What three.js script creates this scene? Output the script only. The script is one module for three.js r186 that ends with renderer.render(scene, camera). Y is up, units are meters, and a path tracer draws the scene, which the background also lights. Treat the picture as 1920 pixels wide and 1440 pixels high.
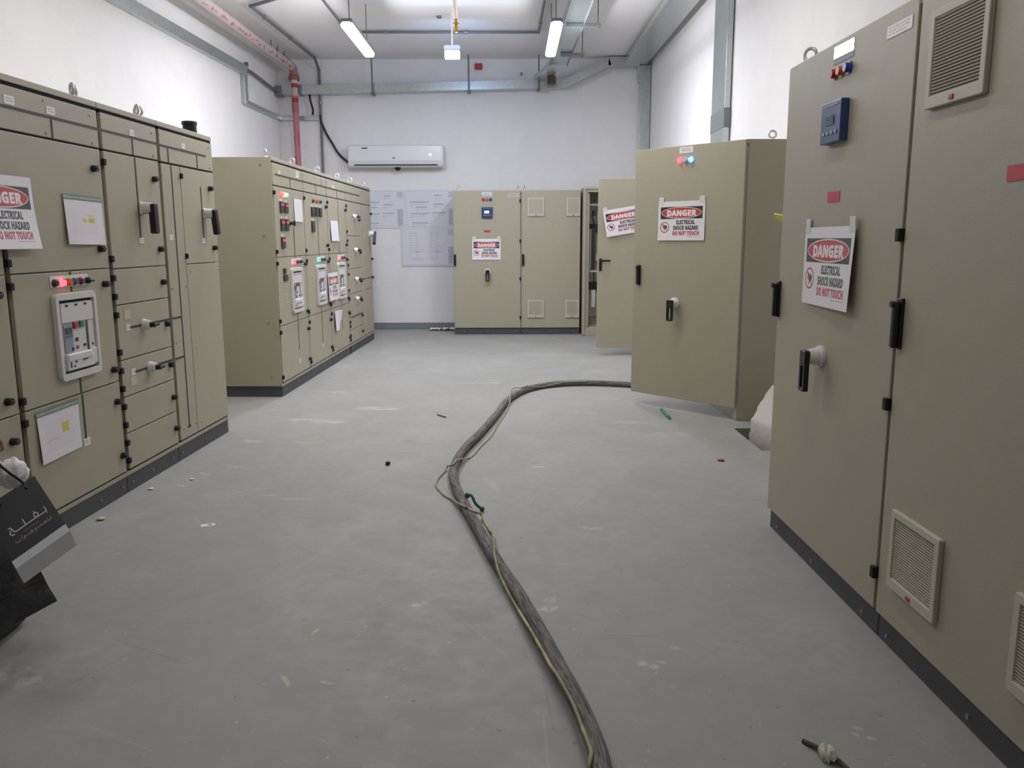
import * as THREE from 'three';
import { mergeGeometries, mergeVertices, toCreasedNormals } from 'three/addons/utils/BufferGeometryUtils.js';
import { RoundedBoxGeometry } from 'three/addons/geometries/RoundedBoxGeometry.js';
import { RectAreaLightUniformsLib } from 'three/addons/lights/RectAreaLightUniformsLib.js';
import { MarchingCubes } from 'three/addons/objects/MarchingCubes.js';
import { createNoise2D } from 'simplex-noise';

// ------------------------------------------------------------------ camera, exposure, lamp levels
const scene = new THREE.Scene();
scene.background = new THREE.Color(0x000000);
const camera = new THREE.PerspectiveCamera(THREE.MathUtils.radToDeg(2 * Math.atan(720 / 1545)), 4 / 3, 0.05, 60);
camera.position.set(0, 1.455, 0);
camera.rotation.set(-Math.atan(270 / 1545), 0, -0.003);
const renderer = new THREE.WebGLRenderer({ antialias: true });
renderer.toneMapping = THREE.LinearToneMapping;
renderer.toneMappingExposure = 0.88;
renderer.shadowMap.enabled = true;
RectAreaLightUniformsLib.init();
const LAMP_NITS = 140, LAMP_SIDE = 76, LAMP_GLOW = 8, LAMP_TINT = 0xf3f5ff, NEAR_TINT = 0xfbf8f5;

// ------------------------------------------------------------------ helpers
let seed = 7;
const rnd = () => { seed = (seed * 1664525 + 1013904223) >>> 0; return seed / 4294967296; };
const rr = (a, b) => a + (b - a) * rnd();
const noise = createNoise2D(rnd);
const taken = new Map();
function numbered(n) { const k = taken.get(n) || 0; taken.set(n, k + 1); return k ? n + '_' + String(k).padStart(3, '0') : n; }
function tag(o, label, category, group, kind) { o.userData.label = label; if (category) o.userData.category = category; if (group) o.userData.group = group; if (kind) o.userData.kind = kind; return o; }
function P(parent, name, geo, mat, label) { const m = new THREE.Mesh(geo, mat); m.name = name; m.castShadow = m.receiveShadow = true; parent.add(m); if (label) m.userData.label = label; return m; }
function G(parent, name) { const g = new THREE.Group(); g.name = name; parent.add(g); return g; }
function thing(name, label, category, pos = [0, 0, 0], turn = 0, group) { const g = new THREE.Group(); g.name = numbered(name); g.position.set(...pos); g.rotation.y = turn; scene.add(g); return tag(g, label, category, group); }
function solo(name, geo, mat, label, category, group) { return tag(P(scene, numbered(name), geo, mat), label, category, group); }
function struct(name, geo, mat, label, category) { return tag(P(scene, name, geo, mat), label, category, undefined, 'structure'); }
const bx = (w, h, d, x = 0, y = 0, z = 0) => new THREE.BoxGeometry(w, h, d).translate(x, y, z);
const rb = (w, h, d, x = 0, y = 0, z = 0, r = 0.003) => new RoundedBoxGeometry(w, h, d, 2, Math.min(r, w * .49, h * .49, d * .49)).translate(x, y, z);
const span = (x0, x1, y0, y1, z0, z1, r) => r === 0 ? bx(x1 - x0, y1 - y0, z1 - z0, (x0 + x1) / 2, (y0 + y1) / 2, (z0 + z1) / 2) : rb(x1 - x0, y1 - y0, z1 - z0, (x0 + x1) / 2, (y0 + y1) / 2, (z0 + z1) / 2, r);
function cyl(r0, r1, h, x, y, z, axis = 'z', seg = 20) { const g = new THREE.CylinderGeometry(r1, r0, h, seg); if (axis === 'z') g.rotateX(Math.PI / 2); if (axis === 'x') g.rotateZ(-Math.PI / 2); return g.translate(x, y, z); }
const merge = (...gs) => mergeGeometries(gs.map(g => g.index ? g.toNonIndexed() : g));
const V = (x, y, z) => new THREE.Vector3(x, y, z);
function tube(pts, r, n = 64, k = 10, tension = 0.5) { return new THREE.TubeGeometry(new THREE.CatmullRomCurve3(pts.map(p => V(...p)), false, 'catmullrom', tension), n, r, k, false); }
function bar(a, b, r, k = 10) { const A = V(...a), B = V(...b), d = B.clone().sub(A); const g = new THREE.CylinderGeometry(r, r, d.length(), k); g.applyQuaternion(new THREE.Quaternion().setFromUnitVectors(V(0, 1, 0), d.clone().normalize())); return g.translate((A.x + B.x) / 2, (A.y + B.y) / 2, (A.z + B.z) / 2); }
// a beam of rectangular section from a to b (w across, h high), kept level across
function beam(a, b, w, h, upv = [0, 1, 0]) { const A = V(...a), B = V(...b), d = B.clone().sub(A), L = d.length(); d.normalize(); const up0 = V(...upv); const side = d.clone().cross(up0).normalize(), up = side.clone().cross(d); const g = rb(w, h, L, 0, 0, 0, .004); g.applyMatrix4(new THREE.Matrix4().makeBasis(side, up, d.clone().negate())); return g.translate((A.x + B.x) / 2, (A.y + B.y) / 2, (A.z + B.z) / 2); }
function rrShape(w, h, r, x = 0, y = 0) { const s = new THREE.Shape(), X = x - w / 2, Y = y - h / 2; s.moveTo(X + r, Y); s.lineTo(X + w - r, Y); s.quadraticCurveTo(X + w, Y, X + w, Y + r); s.lineTo(X + w, Y + h - r); s.quadraticCurveTo(X + w, Y + h, X + w - r, Y + h); s.lineTo(X + r, Y + h); s.quadraticCurveTo(X, Y + h, X, Y + h - r); s.lineTo(X, Y + r); s.quadraticCurveTo(X, Y, X + r, Y); return s; }
function frameGeo(w, h, iw, ih, d, r, x, y, z, ir = .006, dx = 0, dy = 0) { const s = rrShape(w, h, r); s.holes.push(rrShape(iw, ih, ir, dx, dy)); return new THREE.ExtrudeGeometry(s, { depth: d - .006, bevelEnabled: true, bevelSize: .003, bevelThickness: .003, bevelSegments: 2, curveSegments: 6 }).translate(x, y, z + .003); }
// metre-sized uv by the dominant axis of each face
function metreUV(g, s = 1) { g = g.index ? g.toNonIndexed() : g; g.computeVertexNormals(); const p = g.attributes.position, n = g.attributes.normal, uv = new Float32Array(p.count * 2); for (let i = 0; i < p.count; i++) { const ax = Math.abs(n.getX(i)), ay = Math.abs(n.getY(i)), az = Math.abs(n.getZ(i)); let u, v; if (ay >= ax && ay >= az) { u = p.getX(i); v = p.getZ(i); } else if (ax >= az) { u = p.getZ(i); v = p.getY(i); } else { u = p.getX(i); v = p.getY(i); } uv[2 * i] = u * s; uv[2 * i + 1] = v * s; } g.setAttribute('uv', new THREE.BufferAttribute(uv, 2)); return g; }

// ------------------------------------------------------------------ textures
function canvasTex(w, h, draw) { const c = document.createElement('canvas'); c.width = w; c.height = h; const k = c.getContext('2d'); draw(k, w, h); const t = new THREE.CanvasTexture(c); t.colorSpace = THREE.SRGBColorSpace; t.magFilter = THREE.LinearFilter; t.anisotropy = 8; return t; }
function dataTex(n, fn, srgb = false, rep = 1) { const a = new Uint8Array(n * n * 4); for (let y = 0; y < n; y++) for (let x = 0; x < n; x++) { const v = fn(x / n, y / n), i = (y * n + x) * 4; const q = Array.isArray(v) ? v : [v, v, v]; for (let k = 0; k < 3; k++) a[i + k] = Math.max(0, Math.min(255, q[k] * 255)); a[i + 3] = 255; } const t = new THREE.DataTexture(a, n, n); t.magFilter = THREE.LinearFilter; t.minFilter = THREE.LinearMipmapLinearFilter; t.generateMipmaps = true; t.wrapS = t.wrapT = THREE.RepeatWrapping; t.repeat.set(rep, rep); if (srgb) t.colorSpace = THREE.SRGBColorSpace; t.needsUpdate = true; return t; }
// periodic value noise
function pnoise(n, per, s0) { const t = new Float32Array(per * per); let s = s0; for (let i = 0; i < t.length; i++) { s = (s * 1664525 + 1013904223) >>> 0; t[i] = s / 4294967296; } return (u, v) => { const x = u * per, y = v * per, i = Math.floor(x), j = Math.floor(y); let a = x - i, b = y - j; a = a * a * (3 - 2 * a); b = b * b * (3 - 2 * b); const q = (p, r) => t[((r % per + per) % per) * per + ((p % per + per) % per)]; return (q(i, j) * (1 - a) + q(i + 1, j) * a) * (1 - b) + (q(i, j + 1) * (1 - a) + q(i + 1, j + 1) * a) * b; }; }
const nA = pnoise(0, 8, 11), nB = pnoise(0, 24, 23), nC = pnoise(0, 80, 37), nD = pnoise(0, 200, 53);
const orangePeel = dataTex(512, (u, v) => .35 * nC(u, v) + .65 * nD(u, v));
const paintTone = dataTex(512, (u, v) => { const k = .972 + .014 * nA(u, v) + .010 * nB(u, v) + .012 * (nD(u, v) - .5); return [k, k, k * .995]; }, true);
const plasterBump = dataTex(512, (u, v) => .5 * nB(u, v) + .3 * nC(u, v) + .2 * nD(u, v));
const spangle = dataTex(512, (u, v) => { const k = .90 + .05 * nB(u, v) + .05 * nC(u, v) - .03 * nA(u, v); return [k * .98, k, k]; }, true);
const smudge = dataTex(512, (u, v) => .52 + .10 * nA(u, v) + .10 * nB(u, v) + .08 * nC(u, v));

// ------------------------------------------------------------------ materials
const std = (o) => new THREE.MeshStandardMaterial(o), phy = (o) => new THREE.MeshPhysicalMaterial(o);
const M = {
  cab: std({ color: 0xaca692, map: paintTone, roughness: .5, bumpMap: orangePeel, bumpScale: .00025 }),
  cabIn: std({ color: 0xc0baa8, roughness: .55 }),
  channel: std({ color: 0x8f8973, roughness: .6 }),
  plinth: std({ color: 0x4d4e52, map: paintTone, roughness: .6 }),
  gap_shade: std({ color: 0x0d0d0e, roughness: .95 }),  // near-black, the shade inside the cabinet gaps put into a colour
  black: std({ color: 0x161618, roughness: .42 }),
  blackMatt: std({ color: 0x1c1c1e, roughness: .8 }),
  mimic: std({ color: 0x35332f, roughness: .6 }),
  chrome: std({ color: 0xdadad8, metalness: .55, roughness: .3 }),
  steel: std({ color: 0x9c9c98, metalness: .8, roughness: .42 }),
  zinc: std({ color: 0xd2d5d3, map: spangle, metalness: .75, roughness: .3 }),
  zincDull: std({ color: 0x878b8a, map: spangle, metalness: .15, roughness: .55 }),
  white: std({ color: 0xdcdad6, roughness: .42 }),
  whiteGloss: phy({ color: 0xe4e4e6, roughness: .28, clearcoat: .4, clearcoatRoughness: .12 }),
  bezel: std({ color: 0xd3d1cb, roughness: .45 }),
  breaker: std({ color: 0xd3d1d2, roughness: .5 }),
  tripGrey: std({ color: 0x8d94a1, roughness: .5 }),
  screenDark: phy({ color: 0x3a424c, roughness: .2, clearcoat: .6 }),
  meterGreen: std({ color: 0x3a3a33, roughness: .45 }),
  red: std({ color: 0xb32f35, roughness: .4 }), redDull: std({ color: 0x7c3238, roughness: .5 }),
  green: std({ color: 0x1d7a5c, roughness: .4 }), orange: std({ color: 0xc4662e, roughness: .35 }),
  blue: std({ color: 0x2b4496, roughness: .3 }), blueGrey: std({ color: 0x4c6672, roughness: .4 }), darkGrey: std({ color: 0x35393a, roughness: .4 }),
  meterBlue: phy({ color: 0x25406e, roughness: .35, clearcoat: .3 }),
  paper: std({ color: 0xe2dfe2, roughness: .85 }),
  tape: phy({ color: 0xd8d8d6, roughness: .3, clearcoat: .3 }),
  wall: std({ color: 0xf0eeee, map: paintTone, roughness: .82, bumpMap: plasterBump, bumpScale: .0004 }),
  ceil: std({ color: 0xebe9e9, map: paintTone, roughness: .88, bumpMap: plasterBump, bumpScale: .0005 }),
  skirting: std({ color: 0x7f838a, roughness: .5 }),
  concrete: std({ color: 0x7f766c, map: paintTone, roughness: .92, bumpMap: plasterBump, bumpScale: .004 }),
  pipeGrey: std({ color: 0x75767a, metalness: .3, roughness: .5 }),
  cordBlack: std({ color: 0x1a1a1d, roughness: .55 }),
  brass: std({ color: 0xb08a2c, metalness: .75, roughness: .35 }),
  yellow: std({ color: 0xd9c838, roughness: .5 }),
  lensGrey: std({ color: 0xbfc4c8, roughness: .5 }),
  redPlate: std({ color: 0xc2384f, roughness: .5 }),
  brown: std({ color: 0x54403c, roughness: .7 }),
  plaster: std({ color: 0xc9c5b4, roughness: .9 }),
};
const glow = (c, k) => std({ color: 0x222222, emissive: c, emissiveIntensity: k, roughness: .4 });
M.litRed = glow(0xff4452, 5); M.litGreen = glow(0x18f0a0, 3.2); M.litBlue = glow(0x5a86ff, 5); M.litOrange = glow(0xff8a2c, 5); M.litWhite = glow(0xe8ecff, 4);
M.digits = glow(0xff2a52, 2.4); M.acDigits = glow(0xaec8ff, 3);
M.lamp = std({ color: 0xffffff, emissive: LAMP_TINT, emissiveIntensity: LAMP_GLOW, roughness: .5 });
M.exitLamp = std({ color: 0xffffff, emissive: 0xa9ccff, emissiveIntensity: 5, roughness: .5 });
M.exitCase = std({ color: 0xc6d0e4, roughness: .35 });

const plateTex = canvasTex(128, 64, (k, w, h) => { k.fillStyle = '#e4e2de'; k.fillRect(0, 0, w, h); k.fillStyle = 'rgba(70,70,74,.55)'; for (let j = 0; j < 2; j++) { let x = 16 + 8 * j; while (x < w - 24) { const l = 6 + rnd() * 14; k.fillRect(x, 18 + j * 18, l, 7); x += l + 4; } } });
M.plate = std({ map: plateTex, roughness: .45 });
const glossPlateTex = canvasTex(256, 128, (k, w, h) => { k.fillStyle = '#dddde0'; k.fillRect(0, 0, w, h); k.fillStyle = '#c6c6cc'; k.fillRect(0, 84, w, 44); k.fillStyle = 'rgba(60,60,66,.8)'; for (let j = 0; j < 3; j++) { let x = 50; while (x < w - 60) { const l = 8 + rnd() * 22; k.fillRect(x, 22 + j * 19, l, 7); x += l + 6; } } k.fillStyle = '#77777c'; k.fillRect(0, 82, w, 3); });
M.glossPlate = phy({ map: glossPlateTex, roughness: .85, specularIntensity: .3, clearcoat: 1, clearcoatRoughness: .0, bumpMap: plasterBump, bumpScale: .0012 });
const warnPlateTex = canvasTex(256, 96, (k, w, h) => { k.fillStyle = '#c9c3bb'; k.fillRect(0, 0, w, h); k.fillStyle = 'rgba(170,70,84,.75)'; k.font = 'bold 30px sans-serif'; for (let j = 0; j < 3; j++) { let x = 22; while (x < w - 50) { const l = 16 + rnd() * 34; k.fillRect(x, 16 + j * 24, l, 12); x += l + 8; } } });
M.warnPlate = std({ map: warnPlateTex, roughness: .35 });

// the sign: white sheet, black block with a red oval, prohibition mark with a hand, three lines of text
const signTex = canvasTex(940, 650, (k, w, h) => {
  k.fillStyle = '#e6e3e6'; k.fillRect(0, 0, w, h);
  k.fillStyle = '#1d1b22'; k.fillRect(48, 92, 844, 200);
  k.fillStyle = '#e9e4e4'; k.beginPath(); k.ellipse(470, 192, 404, 95, 0, 0, 7); k.fill();
  k.fillStyle = '#bd2f38'; k.beginPath(); k.ellipse(470, 192, 393, 85, 0, 0, 7); k.fill();
  k.fillStyle = '#ece6e6'; k.textAlign = 'center'; k.textBaseline = 'middle'; k.font = 'bold 128px sans-serif'; k.save(); k.translate(470, 198); k.scale(1.14, 1); k.fillText('DANGER', 0, 0); k.strokeStyle = '#ece6e6'; k.lineWidth = 9; k.strokeText('DANGER', 0, 0); k.restore();
  const line = (s, x, y, px, sx, c) => { k.save(); k.translate(x, y); k.scale(sx, 1); k.font = 'bold ' + px + 'px sans-serif'; k.fillStyle = c; k.strokeStyle = c; k.lineWidth = 7; k.fillText(s, 0, 0); k.strokeText(s, 0, 0); k.restore(); };
  line('ELECTRICAL', 560, 350, 92, .72, '#26242c'); line('SHOCK HAZARD', 566, 442, 92, .74, '#26242c'); line('DO NOT TOUCH', 574, 530, 88, .82, '#bb3550');
  k.fillStyle = '#9a5560'; k.fillRect(600, 582, 260, 4);
  k.strokeStyle = '#a82f48'; k.lineWidth = 15; k.beginPath(); k.arc(138, 430, 84, 0, 7); k.stroke();
  k.fillStyle = '#2a2630'; k.save(); k.translate(146, 428); k.rotate(.35); k.beginPath(); k.roundRect(-16, -34, 56, 62, 14); k.fill(); for (let i = 0; i < 4; i++) { k.beginPath(); k.roundRect(-52, -32 + i * 15, 48, 11, 5); k.fill(); } k.beginPath(); k.roundRect(-6, 22, 13, 40, 6); k.fill(); k.restore();
  k.lineWidth = 13; k.beginPath(); k.moveTo(80, 370); k.lineTo(196, 490); k.stroke();
});
M.sign = phy({ map: signTex, roughness: .45, clearcoat: .35, clearcoatRoughness: .3 });
function sheetTex(draw) { return std({ map: canvasTex(360, 256, (k, w, h) => { k.fillStyle = '#e3dfe4'; k.fillRect(0, 0, w, h); draw(k, w, h); }), roughness: .75 }); }
const scribble = (k, x0, y0, x1, y1, c, n) => { k.fillStyle = c; for (let j = 0; j < n; j++) { let x = x0; const y = y0 + (y1 - y0) * j / n; while (x < x1 - 12) { const l = 5 + rnd() * 26; k.fillRect(x, y, Math.min(l, x1 - x), 3); x += l + 5; } } };
M.testSheetA = sheetTex((k, w, h) => { scribble(k, 50, 70, 300, 210, 'rgba(150,130,160,.18)', 13); k.fillStyle = '#cfc04a'; k.fillRect(206, 112, 60, 26); k.fillStyle = '#d8cc74'; k.fillRect(146, 114, 46, 20); k.fillRect(200, 94, 60, 7); });
M.testSheetB = sheetTex((k, w, h) => { scribble(k, 50, 60, 310, 215, 'rgba(140,125,150,.2)', 16); k.fillStyle = '#d3c45a'; k.fillRect(196, 86, 60, 50); k.fillStyle = '#dccb8a'; k.fillRect(60, 150, 90, 5); });
M.plainSheet = sheetTex((k, w, h) => scribble(k, 60, 40, 300, 220, 'rgba(140,140,165,.28)', 15));
M.tapeGreen = std({ map: canvasTex(256, 24, (k, w, h) => { k.fillStyle = '#6f8377'; k.fillRect(0, 0, w, h); k.fillStyle = 'rgba(205,214,206,.7)'; let x = 6; while (x < w - 8) { const l = 3 + rnd() * 7; k.fillRect(x, 7, l, 10); x += l + 3; } }), roughness: .4 });

// ------------------------------------------------------------------ the room
const ZB = -13.7, ZF = 2.6, HC = 4.27;
const xL = (z) => -3.70 - .04 * (z - ZB), xR = (z) => 2.21 + .022 * (z - ZB);
function prism(poly, y0, y1, holes = []) { const sh = new THREE.Shape(poly.map(([x, z]) => new THREE.Vector2(x, -z))); for (const h of holes) sh.holes.push(new THREE.Path(h.map(([x, z]) => new THREE.Vector2(x, -z)))); return new THREE.ExtrudeGeometry(sh, { depth: y1 - y0, bevelEnabled: false }).rotateX(-Math.PI / 2).translate(0, y0, 0); }
const FX0 = -4.6, FX1 = 2.8;
// marks seen on the floor: x, z, length, width, turn, kind
const marks = [[-.39, -3.13, .07, .05, .4, 'w'], [-.36, -3.16, .05, .02, 1, 'w'], [.45, -2.66, .05, .035, .3, 'w'], [.49, -2.64, .05, .03, 1.2, 'w'], [.52, -2.67, .03, .02, .1, 'w'], [.155, -5.195, .13, .035, .1, 'w'], [.41, -4.03, .11, .03, .05, 'w'], [.36, -4.05, .05, .02, .4, 'w'], [.147, -3.102, .07, .08, .7, 'w'], [.16, -3.18, .05, .07, .9, 'p'],
  [-1.50, -5.86, .22, .06, .15, 'o'], [-1.44, -5.90, .10, .03, .3, 'o'], [-1.254, -4.534, .2, .02, .1, 'w'], [-1.4, -4.6, .12, .02, -.2, 'w'], [-1.815, -5.217, .15, .03, .3, 'w'], [-1.95, -5.05, .10, .03, .5, 'w'], [-2.0, -4.8, .08, .03, .2, 'w'], [-.747, -2.902, .012, .05, .2, 'y'], [-.759, -2.548, .012, .07, -.5, 'y'], [-.618, -2.54, .05, .008, .3, 'y'], [-1.684, -2.581, .2, .12, .4, 'w'], [.585, -2.77, .04, .02, .2, 'w'], [1.04, -2.27, .035, .02, .5, 'w'], [1.02, -2.24, .03, .008, .9, 'w'], [1.06, -2.22, .03, .008, .8, 'w'],
  [.6, -6.9, .3, .08, .1, 'd'], [1.0, -6.5, .4, .12, .2, 'd'], [1.2, -6.1, .3, .1, .1, 'd'], [.9, -7.5, .25, .08, 0, 'd'], [-1.6, -6.6, .5, .12, .2, 'w'], [-1.2, -7.1, .5, .1, .1, 'w'], [-1.75, -7.9, .3, .08, .2, 'w'], [-.3, -8.4, .4, .06, 0, 'w'], [-.12, -4.8, .3, .05, 1.2, 'd'], [-1.9, -5.9, .2, .06, .4, 'w'], [1.2, -4.4, .1, .04, .4, 'd'], [-1.1, -3.9, .05, .02, .7, 'd']];
function floorTex(w, h, z0, z1) {
  return canvasTex(w, h, (k) => {
    const im = k.createImageData(w, h), d = im.data;
    for (let j = 0; j < h; j++) for (let i = 0; i < w; i++) {
      const x = FX0 + (FX1 - FX0) * (i + .5) / w, z = z0 + (z1 - z0) * (j + .5) / h;
      let v = 1 + .020 * noise(x * .7, z * .55) + .014 * noise(x * 2.3 + 9, z * 1.7) + .012 * noise(x * 9, z * 7) + .016 * (rnd() - .5);
      const dust = Math.max(0, noise(x * 1.3 + 40, z * 1.1 - 7) - .35) * .10; const fl = noise(x * 26 + 3, z * 24) > .86 ? .05 : 0;
      v += dust * (0.6 + .4 * noise(x * 15, z * 15)) + fl; const o = (j * w + i) * 4;
      d[o] = 153 * v; d[o + 1] = 152 * v; d[o + 2] = 148 * v; d[o + 3] = 255;
    }
    k.putImageData(im, 0, 0);
    const sx = w / (FX1 - FX0), sz = h / (z1 - z0);
    const col = { w: [198, 195, 190], p: [196, 178, 172], o: [190, 170, 150], y: [206, 198, 160], d: [184, 186, 186] };
    for (const [x, z, a, b, t, c] of marks) { if (z < z0 || z > z1) continue; const n = c === 'd' ? 60 : 26; for (let q = 0; q < n; q++) { const r = Math.sqrt(rnd()), th = rnd() * 6.283, u = a / 2 * r * Math.cos(th), v = b / 2 * r * Math.sin(th); const px = x + u * Math.cos(t) - v * Math.sin(t), pz = z + u * Math.sin(t) + v * Math.cos(t); const C = col[c]; k.fillStyle = `rgba(${C[0]},${C[1]},${C[2]},${c === 'd' ? .07 : .2})`; k.beginPath(); k.ellipse((px - FX0) * sx, (pz - z0) * sz, Math.max(1, a * rr(.04, .2) * sx), Math.max(1, b * rr(.06, .3) * sz), t + rr(-.6, .6), 0, 7); k.fill(); } }
    for (let q = 0; q < 420; q++) { const x = rr(-2.2, 1.4), z = rr(z0, z1), dark = rnd() < .45; k.fillStyle = dark ? 'rgba(96,96,92,.5)' : 'rgba(205,203,198,.5)'; k.beginPath(); k.ellipse((x - FX0) * sx, (z - z0) * sz, rr(.002, .007) * sx, rr(.002, .006) * sz, rnd() * 3, 0, 7); k.fill(); }
    for (let q = 0; q < 70; q++) { const x = rr(-2.1, 1.3), z = rr(z0, z1), l = rr(.05, .4), t = rnd() * 6.283; k.strokeStyle = rnd() < .5 ? 'rgba(190,190,188,.22)' : 'rgba(112,113,112,.22)'; k.lineWidth = rr(1, 2.2); k.beginPath(); k.moveTo((x - FX0) * sx, (z - z0) * sz); k.lineTo((x + l * Math.cos(t) - FX0) * sx, (z + l * Math.sin(t) - z0) * sz); k.stroke(); }
  });
}
const floorRough = smudge.clone(); floorRough.repeat.set(5, 5); floorRough.needsUpdate = true;
function floorStrip(name, z0, z1, tex, holes, label) {
  const g = prism([[FX0, z0], [FX0, z1], [FX1, z1], [FX1, z0]], -.08, 0, holes); const p = g.attributes.position, uv = g.attributes.uv;
  for (let i = 0; i < p.count; i++) uv.setXY(i, (p.getX(i) - FX0) / (FX1 - FX0), 1 - (p.getZ(i) - z0) / (z1 - z0));
  return struct(name, g, phy({ map: tex, roughness: .9, roughnessMap: floorRough, specularIntensity: .9 }), label);
}
const hole = [[1.733, -6.285], [2.36, -6.285], [2.36, -5.59], [1.742, -5.59]];
floorStrip('floor', -6.5, -1.6, floorTex(2048, 1400, -6.5, -1.6), [hole], 'dusty grey painted floor around the loose cable, with an open trench');
floorStrip('floor_001', -14, -6.5, floorTex(1536, 1536, -14, -6.5), [[[1.770, -7.29], [1.779, -7.29], [1.806, -6.62], [1.797, -6.62]]], 'dusty grey painted floor at the far end of the room');
floorStrip('floor_002', -1.6, 2.9, floorTex(512, 512, -1.6, 2.9), [], 'grey painted floor by the entrance');
struct('trench', merge(span(1.60, 1.733, -.5, -.081, -7.4, -5.45, 0), span(1.733, 2.5, -.5, -.36, -7.4, -5.45, 0), span(1.733, 2.5, -.36, -.081, -7.4, -6.285, 0), span(1.733, 2.5, -.36, -.081, -5.59, -5.45, 0)), M.concrete, 'rough concrete cable trench below the floor');
const T = .2;
struct('wall_left', metreUV(prism([[xL(ZB - T) - T, ZB - T], [xL(ZB - T), ZB - T], [xL(ZF + T), ZF + T], [xL(ZF + T) - T, ZF + T]], -.08, HC), .5), M.wall, 'white painted wall behind the switchgear rows');
struct('wall_right', metreUV(prism([[xR(ZB - T), ZB - T], [xR(ZB - T) + T, ZB - T], [xR(ZF + T) + T, ZF + T], [xR(ZF + T), ZF + T]], -.08, HC), .5), M.wall, 'white painted wall behind the open cabinet');
struct('wall_back', metreUV(span(-4.2, 2.7, -.08, HC, ZB - T, ZB, 0), .5), M.wall, 'white painted end wall with air conditioner and drawings');
struct('wall_front', metreUV(span(-4.7, 2.9, -.08, HC, ZF, ZF + T, 0), .5), M.wall, 'white painted wall at the entrance');
struct('ceiling', metreUV(span(-4.9, 3.0, HC, HC + .2, ZB - T, ZF + T, 0), .5), M.ceil, 'plain white painted ceiling slab');
struct('baseboard_back', span(xL(ZB) + .02, xR(ZB) - .02, .002, .105, ZB + .001, ZB + .014), M.skirting, 'grey painted skirting along the end wall');

// ------------------------------------------------------------------ cabinet building blocks
function rowFrame(ox, oz, dx, dz) { const l = Math.hypot(dx, dz); dx /= l; dz /= l; return { turn: Math.atan2(-dz, dx), at: (u, n = 0) => [ox + dx * u - dz * n, 0, oz + dz * u + dx * n] }; }
function eyebolt(parent, x, z, y) { P(parent, 'eyebolt', merge(new THREE.TorusGeometry(.027, .008, 8, 20).rotateY(rr(.5, 1.5)).translate(x, y + .042, z), cyl(.018, .014, .014, x, y + .007, z, 'y', 14)), M.chrome, 'chrome lifting eye'); }
function cabinet(f, u0, u1, name, label, group, o = {}) {
  const h = o.h || 2.2, dep = o.depth || .9, w = u1 - u0;
  const g = thing(name, label, 'cabinet', f.at(u0), f.turn, group); g.userData.w = w;
  if (!o.open) P(g, 'carcass', metreUV(span(.001, w - .001, .1, h - .03, -dep, -.026, 0)), o.frameMat || M.cab);
  else P(g, 'carcass', metreUV(merge(span(.001, .022, .1, h - .03, -dep, -.022, 0), span(w - .022, w - .001, .1, h - .03, -dep, -.022, 0), span(.022, w - .022, .1, h - .03, -dep, -dep + .02, 0), span(.022, w - .022, .1, .13, -dep + .02, -.022, 0), span(.022, w - .022, h - .07, h - .03, -dep + .02, -.022, 0), span(.022, .06, .13, h - .07, -.045, -.022, 0), span(w - .06, w - .022, .13, h - .07, -.045, -.022, 0))), M.cab);
  P(g, 'roof_cap', metreUV(span(.001, w - .001, h - .032, h, -dep, o.capZ ?? 0, .004)), M.cab);
  P(g, 'plinth', metreUV(span(.003, w - .003, .002, .1, -dep + .03, o.plinthZ ?? -.006, .003)), o.plinthMat || M.plinth);
  return g;
}
function gap_shade(g, w, ys) { ys.forEach((y, i) => P(g, 'gap_shade', bx(w - .044, i ? .009 : .015, .012, w / 2 + .014, y, -.010), M.gap_shade)); }  // dark strips laid in the cover and door gaps as painted shade
function door(g, x0, x1, y0, y1, name = 'door') { return P(g, name, metreUV(span(x0, x1, y0, y1, -.022, 0, .0035), 3), M.cab); }
function plinthBolts(g, xs) { for (const x of xs) P(g, 'plinth_bolt', cyl(.008, .008, .006, x, .05, -.003, 'z', 10), M.steel); }
function strip(d, x0, x1, y0, y1, z = 0) { P(d, 'mimic_strip', bx(Math.abs(x1 - x0) || .013, Math.abs(y1 - y0) || .013, .002, (x0 + x1) / 2, (y0 + y1) / 2, z + .001), M.mimic); }
function plate(d, x, y, w = .06, h = .034, mat = M.plate, z = 0) { P(d, 'label_plate', bx(w, h, .002, x, y, z + .001), mat); }
function screws(d, list, z = 0) { for (const [x, y] of list) P(d, 'screw', cyl(.0075, .006, .004, x, y, z + .002, 'z', 10), M.steel); }
function knob(d, x, y, k = 1) { const s = new THREE.CylinderGeometry(.0185 * k, .020 * k, .026, 20).rotateX(Math.PI / 2).scale(1.1, .92, 1).translate(x, y, .013); P(d, 'quarter_turn_lock', merge(s, rb(.028 * k, .010 * k, .008, x, y, .028, .002)), M.black); }
function hinge(d, x, y, w = .028, h = .035) { P(d, 'hinge', rb(w, h, .028, x, y, .002, .004), M.blackMatt); }
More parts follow.
